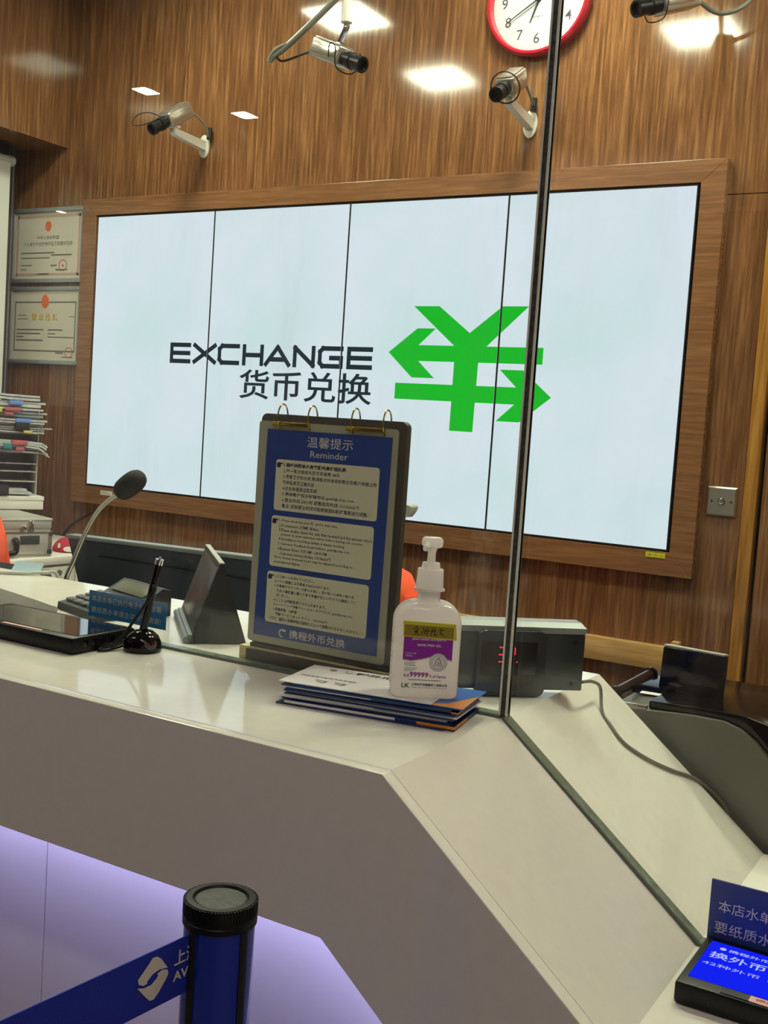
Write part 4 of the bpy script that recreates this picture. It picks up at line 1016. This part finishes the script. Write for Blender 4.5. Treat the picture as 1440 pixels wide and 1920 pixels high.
def seg7(g, x, z0, w, h, on):
    a_, b_, c_, d_, e_, f_ = (x, z0), (x + w, z0), (x, z0 + h / 2), (x + w, z0 + h / 2), (x, z0 + h), (x + w, z0 + h)
    for k, (p, q) in {'A': (e_, f_), 'B': (f_, d_), 'C': (d_, b_), 'D': (a_, b_), 'E': (a_, c_), 'F': (c_, e_), 'G': (c_, d_)}.items():
        if k in on:
            v = .12; g.stroke([(p[0] + (q[0] - p[0]) * v, p[1] + (q[1] - p[1]) * v), (q[0] - (q[0] - p[0]) * v, q[1] - (q[1] - p[1]) * v)], .0016, P)
g = G(); seg7(g, -.0305, .0475, .0085, .019, 'ABGCD'); seg7(g, -.017, .0475, .0085, .019, 'ABGFE')
g.prism([(-.006, .0468), (-.0042, .0468), (-.0042, .0486), (-.006, .0486)], 0, P)
mesh_obj('digits', g, 'ledred', t, False, 0)
for x, zz in ((.079, .074), (.076, .018)): mesh_obj('screw', G().cyl((x, -.0058, zz), (x, -.0075, zz), .0028, .0024, 12), 'gloss', t)
cpts = [(2.852, -1.868, 1.094), (2.858, -1.845, 1.092), (2.855, -1.80, 1.075)]
for x, y in ((2.8655, -1.815), (2.882, -1.825), (2.905, -1.833), (2.931, -1.811), (2.955, -1.774), (2.978, -1.728), (2.999, -1.713), (3.016, -1.713)):
    cpts.append((x, y, ZT - SL * (x - XB) + .0035))
cpts += [(3.027, -1.712, .905), (3.035, -1.706, .85), (3.03, -1.705, .80)]
tag(mesh_obj('display_cable', G().tube(cpts, .0024, 8), 'grey'), 'grey cable running down the sloped counter from the number display', 'cable')

# ---------------------------------------------------------------- banknote counting machine
bn = thing('banknote_counter', 'large grey and black banknote counting machine behind the sloped counter', 'banknote counter', (3.0, -1.52, .76))
BY0, BY1 = -1.702, -1.46
top = [(2.835, 1.026), (2.90, 1.033), (2.96, 1.037), (3.005, 1.037), (3.030, 1.030), (3.052, 1.016), (3.075, .993), (3.10, .955), (3.12, .91), (3.13, .84)]
g = G().prism([(2.835, .765)] + top + [(3.13, .765)], BY1 - BY0, FRAME((0, BY1, 0), (1, 0, 0), (0, 0, 1)), .003)
mesh_obj('housing', g, 'grey', bn, True, 30)
hood = [(2.895, 1.0335), (2.96, 1.037), (3.005, 1.037), (3.030, 1.030), (3.052, 1.016), (3.075, .993), (3.10, .955), (3.12, .91)]
hout = [(3.150, .91), (3.138, .955), (3.118, .997), (3.098, 1.022), (3.070, 1.040), (3.035, 1.048), (2.96, 1.048), (2.895, 1.045)]
g = G().prism(hood + hout, BY1 - BY0 - .006, FRAME((0, BY1 - .0, 0), (1, 0, 0), (0, 0, 1)), .002)
g.box(2.835, 2.985, -1.60, BY1, 1.03, 1.046, .004)
mesh_obj('top_cover', g, 'gloss', bn, True, 30)
mesh_obj('feed_roller', G().cyl((2.842, -1.69, 1.046), (2.840, -1.51, 1.046), .0085, .0085, 20).cyl((2.842, -1.696, 1.046), (2.842, -1.688, 1.046), .011, .011, 20).cyl((2.840, -1.515, 1.046), (2.840, -1.507, 1.046), .011, .011, 20), 'gloss', bn, True)
mesh_obj('edge_plate', G().box(2.838, 2.893, -1.70, -1.69, 1.0275, 1.0375, .001), 'alu', bn, True)
dp = mesh_obj('customer_display', G().box(-.050, .048, -.010, .010, 0, .067, .004, T(2.932, -1.605, 1.045) @ RZ(-.12) @ RX(-.10)), 'gloss', bn, True)
mesh_obj('display_rim', G().box(-.049, .047, -.0095, .0095, .0665, .0695, .001, T(2.932, -1.605, 1.045) @ RZ(-.12) @ RX(-.10)), 'lgrey', dp, True)
mesh_obj('display_foot', G().box(2.91, 2.955, -1.615, -1.585, 1.036, 1.05, .002), 'black', bn, True)
tag(mesh_obj('paper_slip', G().box(-.015, .015, -.008, .008, 0, .0008, 0, T(2.882, -1.645, 1.0442) @ RZ(.1)), 'paper'), 'small white paper slip on the black top of the banknote counter', 'paper')

# ---------------------------------------------------------------- tablet and sign on the low counter
tr_ = tablet(3.094, 3.367, -2.208, -2.082, ZL, 'black tablet with a bright blue screen on the low counter', 'customer tablets')
mesh_obj('screen', G().box(.009, .262, .017, .112, .0243, .0252), 'tabscreen', tr_, False, 0)
P = T(0, 0, .0256)
mesh_obj('screen_lettering', G().text('携程外币兑换', P, .030, .094, w=.064, h=.0072, bold=.012).text('换外币 找携程', P, .015, .071, w=.122, h=.016, bold=.014).text('42种外币 12种零钱包', P, .013, .052, w=.135, h=.0085, bold=.0).prism([(.024 + .0035 * math.cos(q), .0975 + .0035 * math.sin(q)) for q in [k * .5236 for k in range(12)]], 0, P), 'tabtext', tr_, False, 0)
mesh_obj('clear_sticker', G().box(.044, .072, .003, .0145, .0243, .0249), 'dkgrey', tr_, False, 0)
s_ = mesh_obj('pink_sticker', G().box(.071, .165, .003, .0145, .0243, .0252), 'pink', tr_, False, 0)
mesh_obj('sticker_lettering', G().text('请对我的服务评价', T(0, 0, .0254), .076, .006, w=.08, h=.006, bold=.03), 'inkred', s_, False, 0)
g = G()
for x in (.035, .142): g.cyl((x, -.0004, .010), (x, .001, .010), .003 if x > .1 else .0015, .0015, 14)
mesh_obj('screw_hole', g, 'gloss', tr_)
t = thing('sign_card', 'dark blue notice card with white Chinese lines standing at the tablet on the low counter', 'sign', (3.2, -2.081, ZL + .02))
mesh_obj('card', G().box(3.0935, 3.36, -2.0815, -2.0785, ZL + .0003, ZL + .0862), 'signnavy', t, True, 0)
P = FRONT((0, -2.0822, 0))
mesh_obj('lettering', G().text('本店水单已执行电子化,若您需', P, 3.103, ZL + .0525, w=.190, h=.0135).text('要纸质水单请主动告知,谢谢!', P, 3.101, ZL + .0285, w=.190, h=.0135), 'offwhite', t, True, 0)

# ---------------------------------------------------------------- queue barrier post
PX, PY, PR, PZ = 2.802, -2.566, .0298, 1.018
po = thing('barrier_post', 'blue retractable belt barrier post with a black ribbed cap in front of the counter', 'barrier post', (PX, PY, 0))
mesh_obj('tube', G().cyl((0, 0, .02), (0, 0, PZ - .018), PR, PR, 64), 'postblue', po)
g = G().lathe([(0, PZ - .020), (PR + .0015, PZ - .020), (PR + .0015, PZ - .0155), (PR + .001, PZ - .015), (PR + .001, PZ - .003), (PR - .001, PZ), (PR - .006, PZ + .0003), (PR - .0075, PZ - .002), (0, PZ - .002)], None, 64)
for k in range(72):
    a_ = k * 2 * math.pi / 72; g.box(PR - .004, PR + .0008, -.0006, .0006, PZ - .012, PZ - .0005, 0, RZ(a_) @ T(.0008, 0, 0))
cp = mesh_obj('cap', g, 'black', po)
mesh_obj('cap_disc', G().lathe([(0, PZ - .0019), (PR - .008, PZ - .0019), (PR - .009, PZ - .0011), (0, PZ - .0009)], None, 48), mat('worn_grey_disc', '343834', 0.45, noise=0.6, nscale=260), cp)
mesh_obj('base', G().lathe([(0, .001), (.17, .001), (.17, .012), (.12, .022), (PR, .03), (0, .03)], None, 48), 'black', po)
for ang in (-97, -9):
    mesh_obj('slot_cover', G().loft([[((PR + o_) * math.cos(math.radians(ang + da)), (PR + o_) * math.sin(math.radians(ang + da)), zz) for da, o_ in ((-7, -.002), (-7, .0012), (0, .002), (7, .0012), (7, -.002))] for zz in (PZ - .100, PZ - .094, PZ - .021)]), 'matteblack', po)
a_ = math.radians(-108)
mesh_obj('screw', G().cyl((PR * math.cos(a_), PR * math.sin(a_), PZ - .112), ((PR + .0015) * math.cos(a_), (PR + .0015) * math.sin(a_), PZ - .112), .003, .0026, 14), 'chrome', po)
bd_ = Vector((.088, .996, 0)); b0 = Vector((2.795, -2.5956, .9457))
BL = FRAME(b0, bd_, (0, 0, 1))
mesh_obj('belt', G().box(-1.1, .014, 0, .0485, -.0012, 0, 0, BL), 'belt', po, True, 0)['label'] = 'blue woven belt'
P = BL @ T(-.0063, -.0008, .0005)
g = G().prism([(-.0481, .0275), (-.0488, .0315), (-.0392, .0395), (-.0343, .0442), (-.0296, .0438), (-.0247, .0400), (-.0174, .0302), (-.0265, .0318), (-.0335, .0305), (-.0385, .0268), (-.0392, .0262), (-.0385, .0248), (-.0430, .0245)], 0, P)
g.prism([(-.0172, .0285), (-.0165, .0245), (-.0190, .0205), (-.0263, .0124), (-.0312, .0086), (-.0355, .0094), (-.0404, .0145), (-.0492, .0246), (-.0420, .0222), (-.0345, .0222), (-.0290, .0255), (-.0275, .0272), (-.0285, .0292), (-.0230, .0305)], 0, P)
g.text('上海', P, -.0104, .0280, w=.026, h=.0128, bold=.02).text('AVINEX', P, -.0110, .0152, w=.046, h=.0082, bold=.025)
mesh_obj('belt_lettering', g, 'beltprint', po, True, 0)
